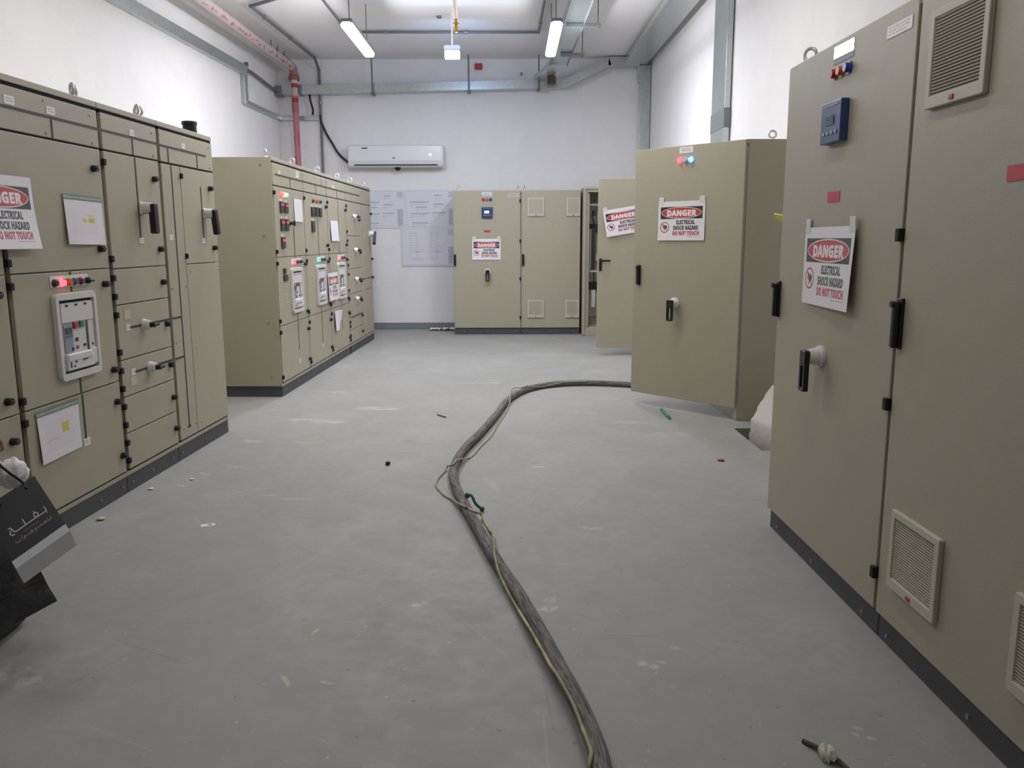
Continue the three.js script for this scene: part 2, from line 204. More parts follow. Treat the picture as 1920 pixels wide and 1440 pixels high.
// white boss and a lever; a = lever turn from hanging down, in the plane of the door
function isolator(d, x, y, a = 0, k = 1) {
  P(d, 'switch_boss', merge(rb(.072 * k, .072 * k, .016, x, y, .008, .008), cyl(.036 * k, .033 * k, .05 * k, x, y, .016 + .025 * k, 'z', 24)), M.white, 'white boss of the rotary switch');
  const s = rrShape(.042 * k, .172 * k, .012 * k, 0, -.062 * k);
  const lever = new THREE.ExtrudeGeometry(s, { depth: .032 * k, bevelEnabled: true, bevelSize: .003, bevelThickness: .003, bevelSegments: 2, curveSegments: 5 });
  lever.rotateZ(a).translate(x, y, .012 + .045 * k); P(d, 'switch_lever', lever, M.black, 'black lever of the rotary switch');
}
function loopHandle(d, x, y) { // flat looped lever of the large panels
  P(d, 'switch_boss', merge(cyl(.047, .047, .012, x, y, .006, 'z', 28), cyl(.040, .030, .046, x, y, .035, 'z', 28)), M.white, 'white boss of the rotary switch');
  const s = rrShape(.056, .172, .008, 0, -.062); s.holes.push(rrShape(.028, .098, .004, 0, -.088));
  P(d, 'switch_lever', new THREE.ExtrudeGeometry(s, { depth: .018, bevelEnabled: true, bevelSize: .002, bevelThickness: .002, bevelSegments: 1, curveSegments: 4 }).translate(x, y, .062), M.black, 'black looped lever of the rotary switch');
}
function swingHandle(d, x, y, h = .175) { P(d, 'swing_handle', merge(rb(.036, h, .012, x, y, .006, .004), rb(.028, h * .92, .022, x, y - .004, .022, .008), cyl(.011, .011, .01, x, y + h * .38, .036, 'z', 14)), M.black); }
function pilot(d, x, y, mat, r = .0135) { P(d, 'indicator_lamp', merge(cyl(r * 1.25, r * 1.25, .006, x, y, .005, 'z', 18), cyl(r, r * .86, .016, x, y, .016, 'z', 18)), mat); }
function filterVent(g, x0, x1, y0, y1, n, cover) {
  const v = G(g, 'filter_vent'), w = x1 - x0, h = y1 - y0, cx = (x0 + x1) / 2, cy = (y0 + y1) / 2, iw = w - .040, ih = h - .052;
  P(v, 'vent_frame', frameGeo(w, h, iw, ih, .018, .006, cx, cy, .000, .003, 0, .006), M.cabIn);
  P(v, 'filter_mat', bx(iw, ih, .004, cx, cy + .006, .003), M.blackMatt);
  const geo = bx(iw, ih / n * cover, .003).rotateX(.35); const p = ih / n;
  for (let i = 0; i < n; i++) P(v, 'slat', geo, M.cabIn).position.set(cx, cy + .006 - ih / 2 + p * (i + .5), .012);
  P(v, 'vent_clip', rb(.022, .014, .006, cx, y0 + .014, .020, .002), M.redPlate, 'small red clip');
}
function breaker(g, x, y, k = 1) { // air circuit breaker behind its bezel, centre (x, y)
  const b = G(g, 'circuit_breaker'); const W = .372, H = .44;
  P(b, 'bezel', frameGeo(W - .006, H - .006, .324, .376, .026, .03, x, y, 0, .010), M.bezel, 'off-white rounded bezel');
  P(b, 'opening', bx(.326, .378, .003, x, y, .0015), M.blackMatt);
  P(b, 'breaker_face', merge(span(x - .142, x + .156, y - .176, y + .170, .0015, .009, .002), span(x - .140, x + .152, y + .070, y + .168, .002, .020, .004), span(x + .098, x + .152, y - .120, y + .069, .002, .016, .003), span(x - .140, x + .090, y - .120, y + .069, .002, .012, .003), span(x - .136, x + .112, y - .172, y - .108, .002, .030, .006), span(x - .132, x + .098, y - .128, y - .086, .012, .034, .010), span(x + .100, x + .156, y - .166, y - .080, .004, .024, .006)), M.breaker, 'pale grey moulded front');
  for (const q of [-.09, -.005, .08]) P(b, 'slot', bx(.022, .010, .002, x + q, y + .157, .0206), M.blackMatt);
  P(b, 'trip_unit', span(x - .128, x - .050, y - .080, y + .064, .011, .018, .003), M.tripGrey);
  P(b, 'display', bx(.060, .032, .003, x - .090, y + .030, .0190), M.screenDark);
  P(b, 'display_bar', bx(.066, .010, .003, x - .090, y + .002, .0190), M.blueGrey);
  P(b, 'push_button', rb(.036, .034, .012, x - .022, y + .052, .017, .003), M.red, 'red push button');
  P(b, 'push_button', rb(.034, .032, .012, x + .036, y + .054, .017, .003), M.green, 'green push button');
  P(b, 'racking_slot', span(x + .083, x + .093, y - .108, y + .066, .010, .015, 0), M.darkGrey);
  P(b, 'position_window', merge(bx(.026, .018, .004, x - .012, y - .022, .013), bx(.022, .014, .004, x + .058, y - .058, .013)), M.darkGrey);
  P(b, 'position_window', bx(.022, .018, .004, x - .012, y - .062, .013), M.red, 'small red position window');
  P(b, 'keyhole', merge(cyl(.009, .009, .004, x - .062, y - .066, .019, 'z', 12), bx(.010, .028, .003, x - .112, y - .142, .031), bx(.016, .012, .003, x - .066, y - .130, .031), bx(.012, .010, .003, x - .082, y - .152, .031), bx(.044, .007, .003, x + .02, y - .128, .0315), cyl(.007, .007, .003, x + .128, y - .06, .017, 'z', 10)), M.darkGrey);
  return b;
}
function indicatorRow(g, x0, x1, y, list) { const p = G(g, 'indicator_panel'); P(p, 'face_plate', span(x0, x1, y - .022, y + .034, 0, .003, .0012), M.plate); for (const [x, mat, big] of list) { if (big) { P(p, 'selector_switch', merge(cyl(.018, .016, .018, x, y, .011, 'z', 18), rb(.044, .013, .016, x + .008, y - .001, .025, .004)), M.black, 'black selector switch'); } else pilot(p, x, y, mat, .016); } return p; }
function meter(g, x0, x1, y0, y1, lit) { const m = G(g, 'panel_meter'); P(m, 'meter_case', span(x0, x1, y0, y1, 0, .016, .004), M.meterGreen); const cy = y1 - (y1 - y0) * .28, cx = (x0 + x1) / 2; P(m, 'meter_screen', bx((x1 - x0) * .8, (y1 - y0) * .26, .002, cx, cy, .0165), M.screenDark); if (lit) P(m, 'digits', merge(...[-.27, 0, .27].map(q => bx((x1 - x0) * .18, (y1 - y0) * .16, .002, cx + q * (x1 - x0), cy, .0175))), M.digits, 'glowing red digits'); plate(m, cx, y1 + .018, (x1 - x0) * .9, .02); }

// ------------------------------------------------------------------ near switchgear row along the left wall
const LF = rowFrame(-2.188, -6.21, .040, -1);
const rowNear = 'near switchgear row';
{ // partly seen cabinet at the near end
  const u0 = -3.37, u1 = -2.46, g = cabinet(LF, u0, u1, 'switchgear_cabinet', 'beige switchgear cabinet half hidden by the hanging bags, its danger sign overlapping the next cabinet', rowNear), X = (u) => u - u0;
  const c = door(g, .034, u1 - u0 - .004, 1.956, 2.150, 'cover_panel'); strip(c, .05, X(u1) - .01, 2.055, 2.055);
  const a = door(g, .034, u1 - u0 - .004, 1.309, 1.946), b = door(g, .034, u1 - u0 - .004, .669, 1.303), d = door(g, .034, u1 - u0 - .004, .132, .663);
  for (const y of [1.838, 1.41]) knob(a, X(-2.545), y); for (const y of [1.22, .739]) knob(b, X(-2.546), y); for (const y of [.552, .234]) knob(d, X(-2.540), y);
  hinge(a, .020, 1.885); hinge(a, .020, 1.357); hinge(b, .020, 1.25); hinge(b, .020, .719); hinge(d, .020, .614); hinge(d, .020, .19);
  gap_shade(g, g.userData.w, [2.158, 1.951, .1285]); P(g, 'bottom_rail', span(.001, X(u1) - .001, .1, .124, -.03, -.002, .002), M.cab);
}
{ // incomer with the breaker
  const u0 = -2.46, u1 = -1.552, w = u1 - u0, g = cabinet(LF, u0, u1, 'switchgear_cabinet', 'beige switchgear cabinet with a large breaker in a white bezel below a lit red lamp', rowNear), X = (u) => u - u0;
  const c = door(g, .034, w - .004, 1.956, 2.150, 'cover_panel'); strip(c, .034, w - .005, 2.056, 2.056); strip(c, X(-1.988), X(-1.988), 1.954, 2.05); plate(c, X(-2.305), 2.088, .075, .04); plate(c, X(-1.985), 2.088, .07, .038); screws(c, [[.06, 2.12], [X(-2.038), 2.13], [X(-1.622), 2.118], [X(-2.036), 1.978], [X(-1.622), 1.975], [.06, 1.975]]);
  const a = door(g, .034, w - .004, 1.309, 1.946); for (const y of [1.84, 1.413]) knob(a, X(-1.642), y); hinge(a, .020, 1.885); hinge(a, .020, 1.357);
  const b = door(g, .034, w - .004, .669, 1.303); knob(b, X(-1.63), 1.222); knob(b, X(-1.613), .740); hinge(b, .020, 1.252); hinge(b, .020, .719);
  strip(b, X(-1.95), X(-1.95), 1.285, 1.302); strip(b, X(-1.95), X(-1.95), 1.2, 1.226); strip(b, X(-1.948), X(-1.948), .671, .756);
  const d = door(g, .034, w - .004, .132, .663); knob(d, X(-1.607), .555); knob(d, X(-1.595), .236); hinge(d, .020, .614); hinge(d, .020, .19); strip(d, X(-1.943), X(-1.943), .42, .661); plate(d, X(-1.937), .404, .058, .04);
  breaker(g, X(-1.952), .977);
  indicatorRow(g, X(-2.132), X(-1.79), 1.25, [[X(-2.102), M.darkGrey], [X(-2.039), M.litRed], [X(-1.977), M.orange], [X(-1.926), M.blueGrey], [X(-1.868), M.redDull], [X(-1.806), null, true]]);
  gap_shade(g, g.userData.w, [2.158, 1.951, .1285]); P(g, 'bottom_rail', span(.001, w - .001, .1, .124, -.03, -.002, .002), M.cab); plinthBolts(g, [.12, w - .3, w - .06]); eyebolt(g, w - .135, -.05, 2.2); eyebolt(g, w - .075, -.07, 2.2);
}
{ // outgoing feeders
  const u0 = -1.552, u1 = -.86, w = u1 - u0, g = cabinet(LF, u0, u1, 'switchgear_cabinet', 'beige switchgear cabinet with a black lever switch above two small rotary switches', rowNear), X = (u) => u - u0;
  const c = door(g, .034, w - .004, 1.956, 2.150, 'cover_panel'); strip(c, .034, w - .005, 2.056, 2.056); strip(c, X(-1.18), X(-1.18), 1.954, 2.05); plate(c, X(-1.178), 2.083, .06, .036); screws(c, [[X(-1.52), 2.118], [X(-.925), 2.113], [X(-1.52), 1.985], [X(-.922), 1.978]]);
  const a = door(g, .034, w - .004, 1.303, 1.946); strip(a, X(-1.166), X(-1.166), 1.475, 1.944); isolator(a, X(-1.13), 1.65, .03); plate(a, X(-1.16), 1.458, .056, .034); knob(a, X(-.945), 1.834); knob(a, X(-.933), 1.405); hinge(a, .020, 1.885); hinge(a, .020, 1.357);
  const rows = [[1.097, 1.297, .930, 1.198, [1.25, 1.145]], [.779, 1.091, .918, .93, [1.04, .827]], [.563, .773, .909, .663, [.72, .615]], [.349, .557, .9, .446, [.509, .401]], [.133, .343, .896, .236, [.296, .19]]];
  rows.forEach(([y0, y1, ku, ky, hs], i) => { const d = door(g, .034, w - .004, y0, y1); knob(d, X(-ku), ky); for (const y of hs) hinge(d, .020, y); if (i === 1 || i === 2) { const y = i === 1 ? .955 : .689, s = i === 1 ? -1.39 : -1.374, x = i === 1 ? -1.215 : -1.182; strip(d, X(s), w - .005, y, y); plate(d, X(s - .014), y + .004, .05, .036); P(d, 'switch_boss', merge(cyl(.036, .036, .010, X(x), y, .005, 'z', 24), cyl(.033, .028, .032, X(x), y, .026, 'z', 24)), M.white, 'white boss of the rotary switch'); P(d, 'switch_lever', merge(cyl(.017, .015, .036, X(x), y, .056, 'z', 16), rb(.070, .018, .016, X(x) + .014, y, .070, .005)), M.black, 'black lever of the rotary switch'); plate(d, X(-1.405 + (i === 2 ? .012 : 0)), i === 1 ? 1.034 : .640, .072, i === 1 ? .056 : .05, M.cabIn); } });
  gap_shade(g, g.userData.w, [2.158, 1.951, .1285]); P(g, 'bottom_rail', span(.001, w - .001, .1, .124, -.03, -.002, .002), M.cab); plinthBolts(g, [.06, w * .45, w - .1]); eyebolt(g, w - .13, -.05, 2.2); eyebolt(g, w - .07, -.07, 2.2);
}
{ // cable section at the far end
  const u0 = -.86, u1 = .012, w = u1 - u0, g = cabinet(LF, u0, u1, 'switchgear_cabinet', 'beige switchgear cabinet at the row end with a tall narrow cover beside a lever switch', rowNear), X = (u) => u - u0;
  const c = door(g, .034, w - .004, 1.954, 2.150, 'cover_panel'); strip(c, .034, X(-.11), 2.053, 2.053); strip(c, X(-.715), X(-.715), 1.95, 2.048); strip(c, X(-.265), X(-.265), 1.95, 2.048); plate(c, X(-.48), 2.083, .055, .034); screws(c, [[X(-.824), 2.118], [X(-.83), 1.978], [X(-.05), 2.118], [X(-.05), 1.978]]);
  const n = door(g, .034, X(-.556), .133, 1.942, 'cover_panel'); strip(n, X(-.685), X(-.685), .2, 1.94); strip(n, .036, X(-.685), .955, .955); strip(n, .036, X(-.685), .687, .687); strip(n, X(-.71), X(-.66), .203, .203); plate(n, X(-.756), 1.478, .058, .034); screws(n, [[X(-.823), 1.865], [X(-.595), 1.865], [X(-.80), 1.15], [X(-.585), 1.15], [X(-.793), .788], [X(-.568), .788], [X(-.775), .205], [X(-.56) - .02, .2]]);
  const d = door(g, X(-.550), w - .004, 1.302, 1.942); strip(d, X(-.235), X(-.235), 1.47, 1.83); isolator(d, X(-.2), 1.648, .22); plate(d, X(-.242), 1.457, .05, .04); knob(d, X(-.084), 1.828); knob(d, X(-.07), 1.405); hinge(d, X(-.551), 1.882, .022); hinge(d, X(-.551), 1.354, .022);
  const e = door(g, X(-.550), w - .004, .133, 1.296, 'cover_panel'); screws(e, [[X(-.5), 1.25], [X(-.03), 1.25], [X(-.492), .716], [X(-.02), .716], [X(-.478), .19], [X(-.03), .19]]);
  gap_shade(g, g.userData.w, [2.158, 1.951, .1285]); P(g, 'bottom_rail', span(.001, w - .001, .1, .124, -.03, -.002, .002), M.cab); plinthBolts(g, [.05, w * .5, w - .06]);
}

// ------------------------------------------------------------------ far switchgear row
const FF = rowFrame(-2.162, -7.63, .0235, -1), rowFar = 'far switchgear row';
const jointU = [.028, 1.035, 2.012, 2.988, 3.86, 4.632];
function farCover(g, u0, w, X, drop, endStrip = true) { const c = door(g, .018, w - .004, 1.956, 2.152, 'cover_panel'); strip(c, endStrip === 'first' ? .08 : .002, w - .003, 2.053, 2.053); if (drop) strip(c, X(drop), X(drop), 1.954, 2.047); screws(c, [[.05, 2.12], [w - .05, 2.12], [.05, 1.985], [w - .05, 1.985], [w * .5, 2.12]]); return c; }
for (let i = 0; i < 3; i++) {
  const u0 = jointU[i], u1 = jointU[i + 1], w = u1 - u0, X = (u) => u - u0;
  const lab = ['beige switchgear cabinet with glowing red digital meters and a tall plain side panel', 'beige switchgear cabinet with four dark unlit meters and a lit green lamp', 'beige switchgear cabinet with a breaker between two taped white papers, no meters'][i];
  const g = cabinet(FF, u0, u1, 'switchgear_cabinet', lab, rowFar);
  const dropU = [.58, 1.557, 2.537][i], c = farCover(g, u0, w, X, dropU, i === 0 ? 'first' : true); if (i === 0) { plate(c, X(.25), 2.08); plate(c, X(.842), 2.105, .1, .06); } if (i === 1) plate(c, X(1.82), 2.10, .1, .06, M.tripGrey); if (i === 2) plate(c, X(2.36), 2.08);
  const lineU = [.626, 1.572, 2.564][i];
  let a;
  if (i === 0) { a = door(g, .018, X(lineU) - .008, 1.306, 1.946); const r = door(g, X(lineU) + .002, w - .004, 1.306, 1.946, 'cover_panel'); strip(r, X(lineU) + .008, X(lineU) + .008, 1.31, 1.58); hinge(a, .020, 1.888); hinge(a, .020, 1.355); knob(a, X(.517), 1.621); hinge(r, X(.645), 1.623, .026, .05);
    const lp = G(g, 'lamp_row'); pilot(lp, X(.270), 1.882, M.litRed, .018); pilot(lp, X(.345), 1.883, M.litOrange, .018); pilot(lp, X(.418), 1.884, M.litBlue, .018);
    meter(g, X(.2), X(.30), 1.714, 1.814, true); meter(g, X(.345), X(.445), 1.714, 1.808, true); meter(g, X(.2), X(.305), 1.548, 1.654, true); meter(g, X(.347), X(.445), 1.548, 1.656, true); meter(g, X(.193), X(.305), 1.384, 1.487, true);
  } else { a = door(g, .018, w - .004, 1.306, 1.946); strip(a, X(lineU), X(lineU), 1.308, i === 1 ? 1.7 : 1.944); hinge(a, .010, 1.886); hinge(a, .010, 1.354); knob(a, X(i === 1 ? 1.937 : 2.926), 1.832); knob(a, X(i === 1 ? 1.937 : 2.924), 1.402); }
  if (i === 1) { const lp = G(g, 'lamp_row'); pilot(lp, X(1.392), 1.874, M.redDull, .017); pilot(lp, X(1.548), 1.876, M.orange, .017); pilot(lp, X(1.70), 1.876, M.blue, .017); meter(g, X(1.31), X(1.43), 1.712, 1.806); meter(g, X(1.475), X(1.587), 1.712, 1.81); meter(g, X(1.636), X(1.737), 1.712, 1.81); meter(g, X(1.3), X(1.415), 1.545, 1.66); }
  const b = door(g, .018, w - .004, .669, 1.3); hinge(b, .010, 1.246); hinge(b, .010, .714); knob(b, w - .068, 1.219); knob(b, w - .058, .733); strip(b, X(lineU), X(lineU), 1.276, 1.298); strip(b, X(lineU), X(lineU), .671, .756);
  if (i === 0) { P(b, 'relay', merge(rb(.07, .05, .014, X(.248), 1.172, .008, .003), rb(.11, .06, .016, X(.268), 1.108, .009, .003)), M.meterGreen); for (const y of [1.05, 1.02, .985, .95, .915, .875]) plate(b, X(.275) + rr(-.02, .02), y, .06, .012, M.cabIn); }
  const d = door(g, .018, w - .004, .133, .663); hinge(d, .010, .608); hinge(d, .010, .184); knob(d, w - .054, .548); knob(d, w - .05, .228); strip(d, X(lineU) + .01, X(lineU) + .01, i === 1 ? .311 : .371, .661); if (i === 0) { plate(d, X(.64), .256, .05, .045); plate(d, X(.636), .33, .022, .03, M.tripGrey); } if (i === 1) plate(d, X(1.592), .295, .05, .04);
  const bxU = [.622, 1.59, 2.575][i]; breaker(g, X(bxU), .972);
  const lit = [M.litRed, M.litGreen, M.litRed][i]; indicatorRow(g, X(bxU) - .13, X(bxU) + .23, 1.246, [[X(bxU) - .05, lit], [X(bxU) + .035, M.darkGrey], [X(bxU) + .10, M.redDull], [X(bxU) + .175, null, true]]);
  gap_shade(g, g.userData.w, [2.158, 1.951, .1285]); P(g, 'bottom_rail', span(.001, w - .001, .1, .124, -.03, -.002, .002), M.cab); plinthBolts(g, [.1, w - .1]); if (i === 0) eyebolt(g, .03, -.06, 2.2); eyebolt(g, w - .13, -.06, 2.2);
  if (i === 0) { P(g, 'side_panel', metreUV(span(-.012, -.001, .102, 2.198, -.895, -.004, .003)), M.cab); for (const y of [2.13, 1.5, .7, .19]) P(g, 'screw', cyl(.008, .008, .006, -.014, y, -.1, 'x', 10), M.steel); }
}
{ const u0 = jointU[3], u1 = jointU[4], w = u1 - u0, X = (u) => u - u0, g = cabinet(FF, u0, u1, 'switchgear_cabinet', 'beige switchgear cabinet with four small rotary switches one above the other', rowFar);
  farCover(g, u0, w, X, 0);
  const rows = [[1.518, 1.946, 1.763, 1.838], [1.093, 1.512, 1.328, 1.404], [.772, 1.087, .942, .919], [.478, .766, .683, .66], [.309, .472, 0, .437], [.133, .303, 0, .22]];
  for (const [y0, y1, iy, ky] of rows) { const d = door(g, .018, w - .004, y0, y1); hinge(d, .008, y1 - .06, .03); hinge(d, .008, y0 + .05, .03); knob(d, X(3.755), iy ? iy - .035 : ky, 1); if (iy) { strip(d, X(3.34), w - .01, iy, iy); P(d, 'switch_boss', merge(cyl(.036, .036, .010, X(3.46), iy, .005, 'z', 24), cyl(.033, .028, .032, X(3.46), iy, .026, 'z', 24)), M.white, 'white boss of the rotary switch'); P(d, 'switch_lever', merge(cyl(.017, .015, .036, X(3.46), iy, .056, 'z', 16), rb(.075, .02, .018, X(3.48), iy - .006, .070, .005)), M.black, 'black lever of the rotary switch'); } if (y1 === .472) strip(d, .1, w - .01, .462, .462); }
  gap_shade(g, g.userData.w, [2.158, 1.951, .1285]); P(g, 'bottom_rail', span(.001, w - .001, .1, .124, -.03, -.002, .002), M.cab); plinthBolts(g, [.1, w - .1]); eyebolt(g, w - .28, -.06, 2.2); P(g, 'plinth_joint', span(.0, .024, .004, .097, -.02, .0, .002), M.blackMatt); }
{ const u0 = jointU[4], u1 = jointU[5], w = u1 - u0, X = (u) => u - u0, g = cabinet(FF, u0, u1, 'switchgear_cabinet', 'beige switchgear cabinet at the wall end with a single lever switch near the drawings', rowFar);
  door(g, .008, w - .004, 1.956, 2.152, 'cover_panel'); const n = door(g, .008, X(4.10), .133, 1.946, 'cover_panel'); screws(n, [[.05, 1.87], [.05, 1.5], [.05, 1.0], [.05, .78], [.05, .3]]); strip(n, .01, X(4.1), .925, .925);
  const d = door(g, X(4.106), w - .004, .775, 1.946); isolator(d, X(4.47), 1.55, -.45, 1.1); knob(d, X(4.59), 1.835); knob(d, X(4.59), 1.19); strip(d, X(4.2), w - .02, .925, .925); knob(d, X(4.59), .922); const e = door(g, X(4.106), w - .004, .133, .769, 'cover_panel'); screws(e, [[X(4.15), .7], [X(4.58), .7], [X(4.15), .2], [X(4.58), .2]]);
  gap_shade(g, g.userData.w, [2.158, 1.951, .1285]); P(g, 'bottom_rail', span(.001, w - .001, .1, .124, -.03, -.002, .002), M.cab); plinthBolts(g, [.1, w - .1]); eyebolt(g, w - .19, -.06, 2.2); }

// ------------------------------------------------------------------ feeder panels: instrument door with a looped handle, vent door beside it
function instrumentDoor(d, o) { // o: x offset and heights read on each panel
  plate(d, o.cx, (o.lab[0] + o.lab[1]) / 2, o.labW, o.lab[1] - o.lab[0], M.glossPlate);
  [[-.062, o.lit ? M.litRed : M.red], [0, o.lit ? M.lensGrey : M.orange], [.062, o.lit ? M.litBlue : M.blue]].forEach(([q, m]) => pilot(d, o.cx + q * (o.ls || 1), o.lampY, m, .019));
  if (o.meter) { const [x0, x1, y0, y1] = o.meter; P(d, 'power_meter', merge(span(x0, x1, y0, y1, 0, .034, .005)), M.meterBlue, 'dark blue power meter'); P(d, 'meter_screen', bx((x1 - x0) * .42, (y1 - y0) * .22, .002, (x0 + x1) / 2 - .005, y0 + (y1 - y0) * .54, .0355), o.screenLit ? M.litWhite : M.screenDark); P(d, 'meter_keys', merge(...[-.3, -.1, .1, .3].map(q => rb((x1 - x0) * .14, .014, .004, (x0 + x1) / 2 + q * (x1 - x0), y0 + (y1 - y0) * .24, .036, .002))), M.tripGrey); P(d, 'meter_trim', bx((x1 - x0) * .72, .006, .002, (x0 + x1) / 2, y1 - .016, .0352), M.tripGrey); }
  if (o.red) plate(d, (o.red[0] + o.red[1]) / 2, (o.red[2] + o.red[3]) / 2, o.red[1] - o.red[0], o.red[3] - o.red[2], M.redPlate);
  if (o.warn) plate(d, (o.warn[0] + o.warn[1]) / 2, (o.warn[2] + o.warn[3]) / 2, o.warn[1] - o.warn[0], o.warn[3] - o.warn[2], M.warnPlate);
  if (o.rot) loopHandle(d, ...o.rot);
}
function feederPair(f, o, labA, labB, grp) {
  const a = cabinet(f, o.a[0], o.a[1], 'feeder_panel', labA, grp, { h: o.h, depth: o.depth, capZ: -.004, plinthZ: -.02 }), wa = o.a[1] - o.a[0], X = (u) => u - o.a[0];
  const d = P(a, 'door', metreUV(span(.004, wa - .010, .105, o.h - .004, -.024, .0, .004), 3), M.cab); const s = { ...o.inst, cx: X(o.inst.cx) };
  for (const k of ['meter', 'red', 'warn']) if (s[k]) s[k] = [X(s[k][0]), X(s[k][1]), s[k][2], s[k][3]]; s.rot = [X(s.rot[0]), s.rot[1]]; instrumentDoor(d, s);
  swingHandle(d, .022, o.handleY); for (const y of o.hinges) P(d, 'hinge', rb(.026, .044, .026, wa - .012, y, .004, .003), M.blackMatt);
  plinthBolts(a, [.15, wa * .5, wa - .1]); eyebolt(a, .09, -.06, o.h); eyebolt(a, wa - .05, -.06, o.h);
  const b = cabinet(f, o.b[0], o.b[1], 'feeder_panel', labB, grp, { h: o.h, depth: o.depth, capZ: -.004, plinthZ: -.02 }), wb = o.b[1] - o.b[0], Y = (u) => u - o.b[0];
  const e = P(b, 'door', metreUV(span(.010, wb - .004, .105, o.h - .004, -.024, .0, .004), 3), M.cab); swingHandle(e, Y(o.handleU), o.handleY);
  for (const v of o.vents) filterVent(b, Y(v[0]), Y(v[1]), v[2], v[3], o.slats, o.cover); if (o.red3) plate(e, Y(o.red3[0]), o.red3[1], .085, .042, M.redPlate);
  plinthBolts(b, [.1, wb * .5, wb - .1]); eyebolt(b, .05, -.06, o.h);
  return [a, b];
}
const RF = rowFrame(1.307, -4.0, .0262, 1), BF = rowFrame(-.895, -12.83, 1, 0);
const [rA] = feederPair(RF, { h: 2.243, depth: .8, a: [-.055, 1.142], b: [1.142, 2.36], handleY: 1.168, handleU: 1.176, hinges: [1.468, .877, .248], slats: 24, cover: .62, vents: [[1.25, 1.565, 1.863, 2.155], [1.93, 2.245, 1.863, 2.155], [1.248, 1.553, .25, .526], [1.935, 2.24, .25, .526]], red3: [1.735, 1.629],
  inst: { cx: .555, lab: [2.152, 2.222], labW: .185, lampY: 2.115, ls: 1.05, meter: [.445, .640, 1.838, 2.0], red: [.482, .602, 1.605, 1.647], warn: [.92, 1.098, 2.148, 2.19], rot: [.515, .962] } },
  'large beige panel with an unlit blue meter and a curling danger sign', 'large beige panel with ribbed filter vents and red tags beside the long black handle', 'near feeder panels');
{ const g = rA; for (let i = 0; i < 3; i++) P(g, 'earth_wire', tube([[.0, 1.50 + .02 * i, -.12], [-.08, 1.515 + .02 * i, -.10 + .01 * i], [-.16, 1.54 + .016 * i, -.075 + .012 * i], [-.22, 1.552 + .014 * i, -.055 + .008 * i]], .006, 20, 8), M.yellow, 'yellow wire sticking out of the side'); }
feederPair(BF, { h: 2.2, depth: .72, a: [0, 1.04], b: [1.04, 1.952], handleY: 1.152, handleU: 1.072, hinges: [2.046, 1.442, .867, .267], slats: 18, cover: .95, vents: [[1.142, 1.392, 1.814, 2.084], [1.735, 1.94, 1.814, 2.084], [1.142, 1.39, .265, .531], [1.73, 1.94, .265, .531]],
  inst: { cx: .521, lab: [2.11, 2.173], labW: .155, lampY: 2.062, ls: .9, meter: [.442, .604, 1.788, 1.949], screenLit: true, red: [.471, .569, 1.571, 1.605], warn: [.845, 1.0, 2.102, 2.154], rot: [.524, .975] } },
  'large beige panel against the end wall with a lit blue meter screen', 'large beige panel against the end wall with four pale filter vents', 'end wall feeder panels');

// ------------------------------------------------------------------ cabinets with open doors
function openPanel(f, u0, u1, name, label, grp, o) {
  const g = cabinet(f, u0, u1, name, label, grp, { open: true, h: o.h || 2.21, depth: o.depth, plinthMat: o.plinth || M.cab, plinthZ: -.01, capZ: -.004 }), w = u1 - u0;
  P(g, 'mounting_plate', span(.07, w - .07, .25, 2.0, -o.depth + .03, -o.depth + .045, .002), M.cabIn);
  const q = G(g, 'switch_gear'); for (let r = 0; r < 3; r++) { P(q, 'din_rail', span(.10, w - .10, 1.62 - r * .45, 1.655 - r * .45, -o.depth + .046, -o.depth + .054, 0), M.steel); for (let i = 0; i < 7; i++) { const x = .13 + (w - .26) * i / 7; P(q, 'module', span(x, x + (w - .26) / 7 - .008, 1.575 - r * .45, 1.70 - r * .45, -o.depth + .055, -o.depth + .115, .004), r === 1 ? M.breaker : M.darkGrey); } }
  if (o.eye) eyebolt(g, w - .07, -.22, o.h || 2.21);
  return g;
}
const MF = rowFrame(1.781, -7.64, .0262, 1);
{ const w = 1.085, g = openPanel(MF, 0, w, 'open_panel', 'beige cabinet with its front door ajar and lit red and blue lamps', 'cabinets with open doors', { depth: .52, eye: true, h: 2.215 });
  const d = new THREE.Mesh(metreUV(merge(span(-1.078, 0, .103, 2.213, -.022, 0, .004), span(-1.06, -1.04, .13, 2.19, -.040, -.022, .002), span(-.04, -.02, .13, 2.19, -.040, -.022, .002)), 3), M.cab); d.name = 'door'; d.position.set(w, 0, .004); d.userData.label = 'front door standing ajar'; g.add(d);
  d.rotation.y = Math.atan2(-(7.42 - 6.63), 1.812 - 1.084) - MF.turn;
  const X = (m) => m - 1.075; plate(d, X(.523), 2.176, .135, .05); [[.467, M.litRed], [.522, M.lensGrey], [.573, M.litBlue]].forEach(([x, m]) => pilot(d, X(x), 2.097, m, .019)); swingHandle(d, X(.064), 1.15); loopHandle(d, X(.455), .925); }
const DF = rowFrame(1.848, -11.24, .022, 1);
{ const w = .8, g = openPanel(DF, 0, w, 'open_panel', 'beige cabinet behind the ajar door, its door swung fully out with a tilted danger sign', 'cabinets with open doors', { depth: .36, h: 2.2 });
  const d = new THREE.Mesh(metreUV(merge(span(-.785, 0, .1, 2.2, -.022, 0, .004), span(-.77, -.75, .13, 2.18, -.040, -.022, .002), span(-.04, -.02, .13, 2.18, -.040, -.022, .002)), 3), M.cab); d.name = 'door'; d.userData.label = 'front door swung fully open'; d.position.set(w, 0, .004); d.rotation.y = -DF.turn; g.add(d);
  P(d, 'lever_handle', merge(rb(.034, .155, .012, -.748, 1.146, .006, .004), cyl(.013, .013, .04, -.748, 1.205, .028, 'z', 16), rb(.125, .024, .018, -.690, 1.196, .05, .006)), M.black, 'black lever handle'); }
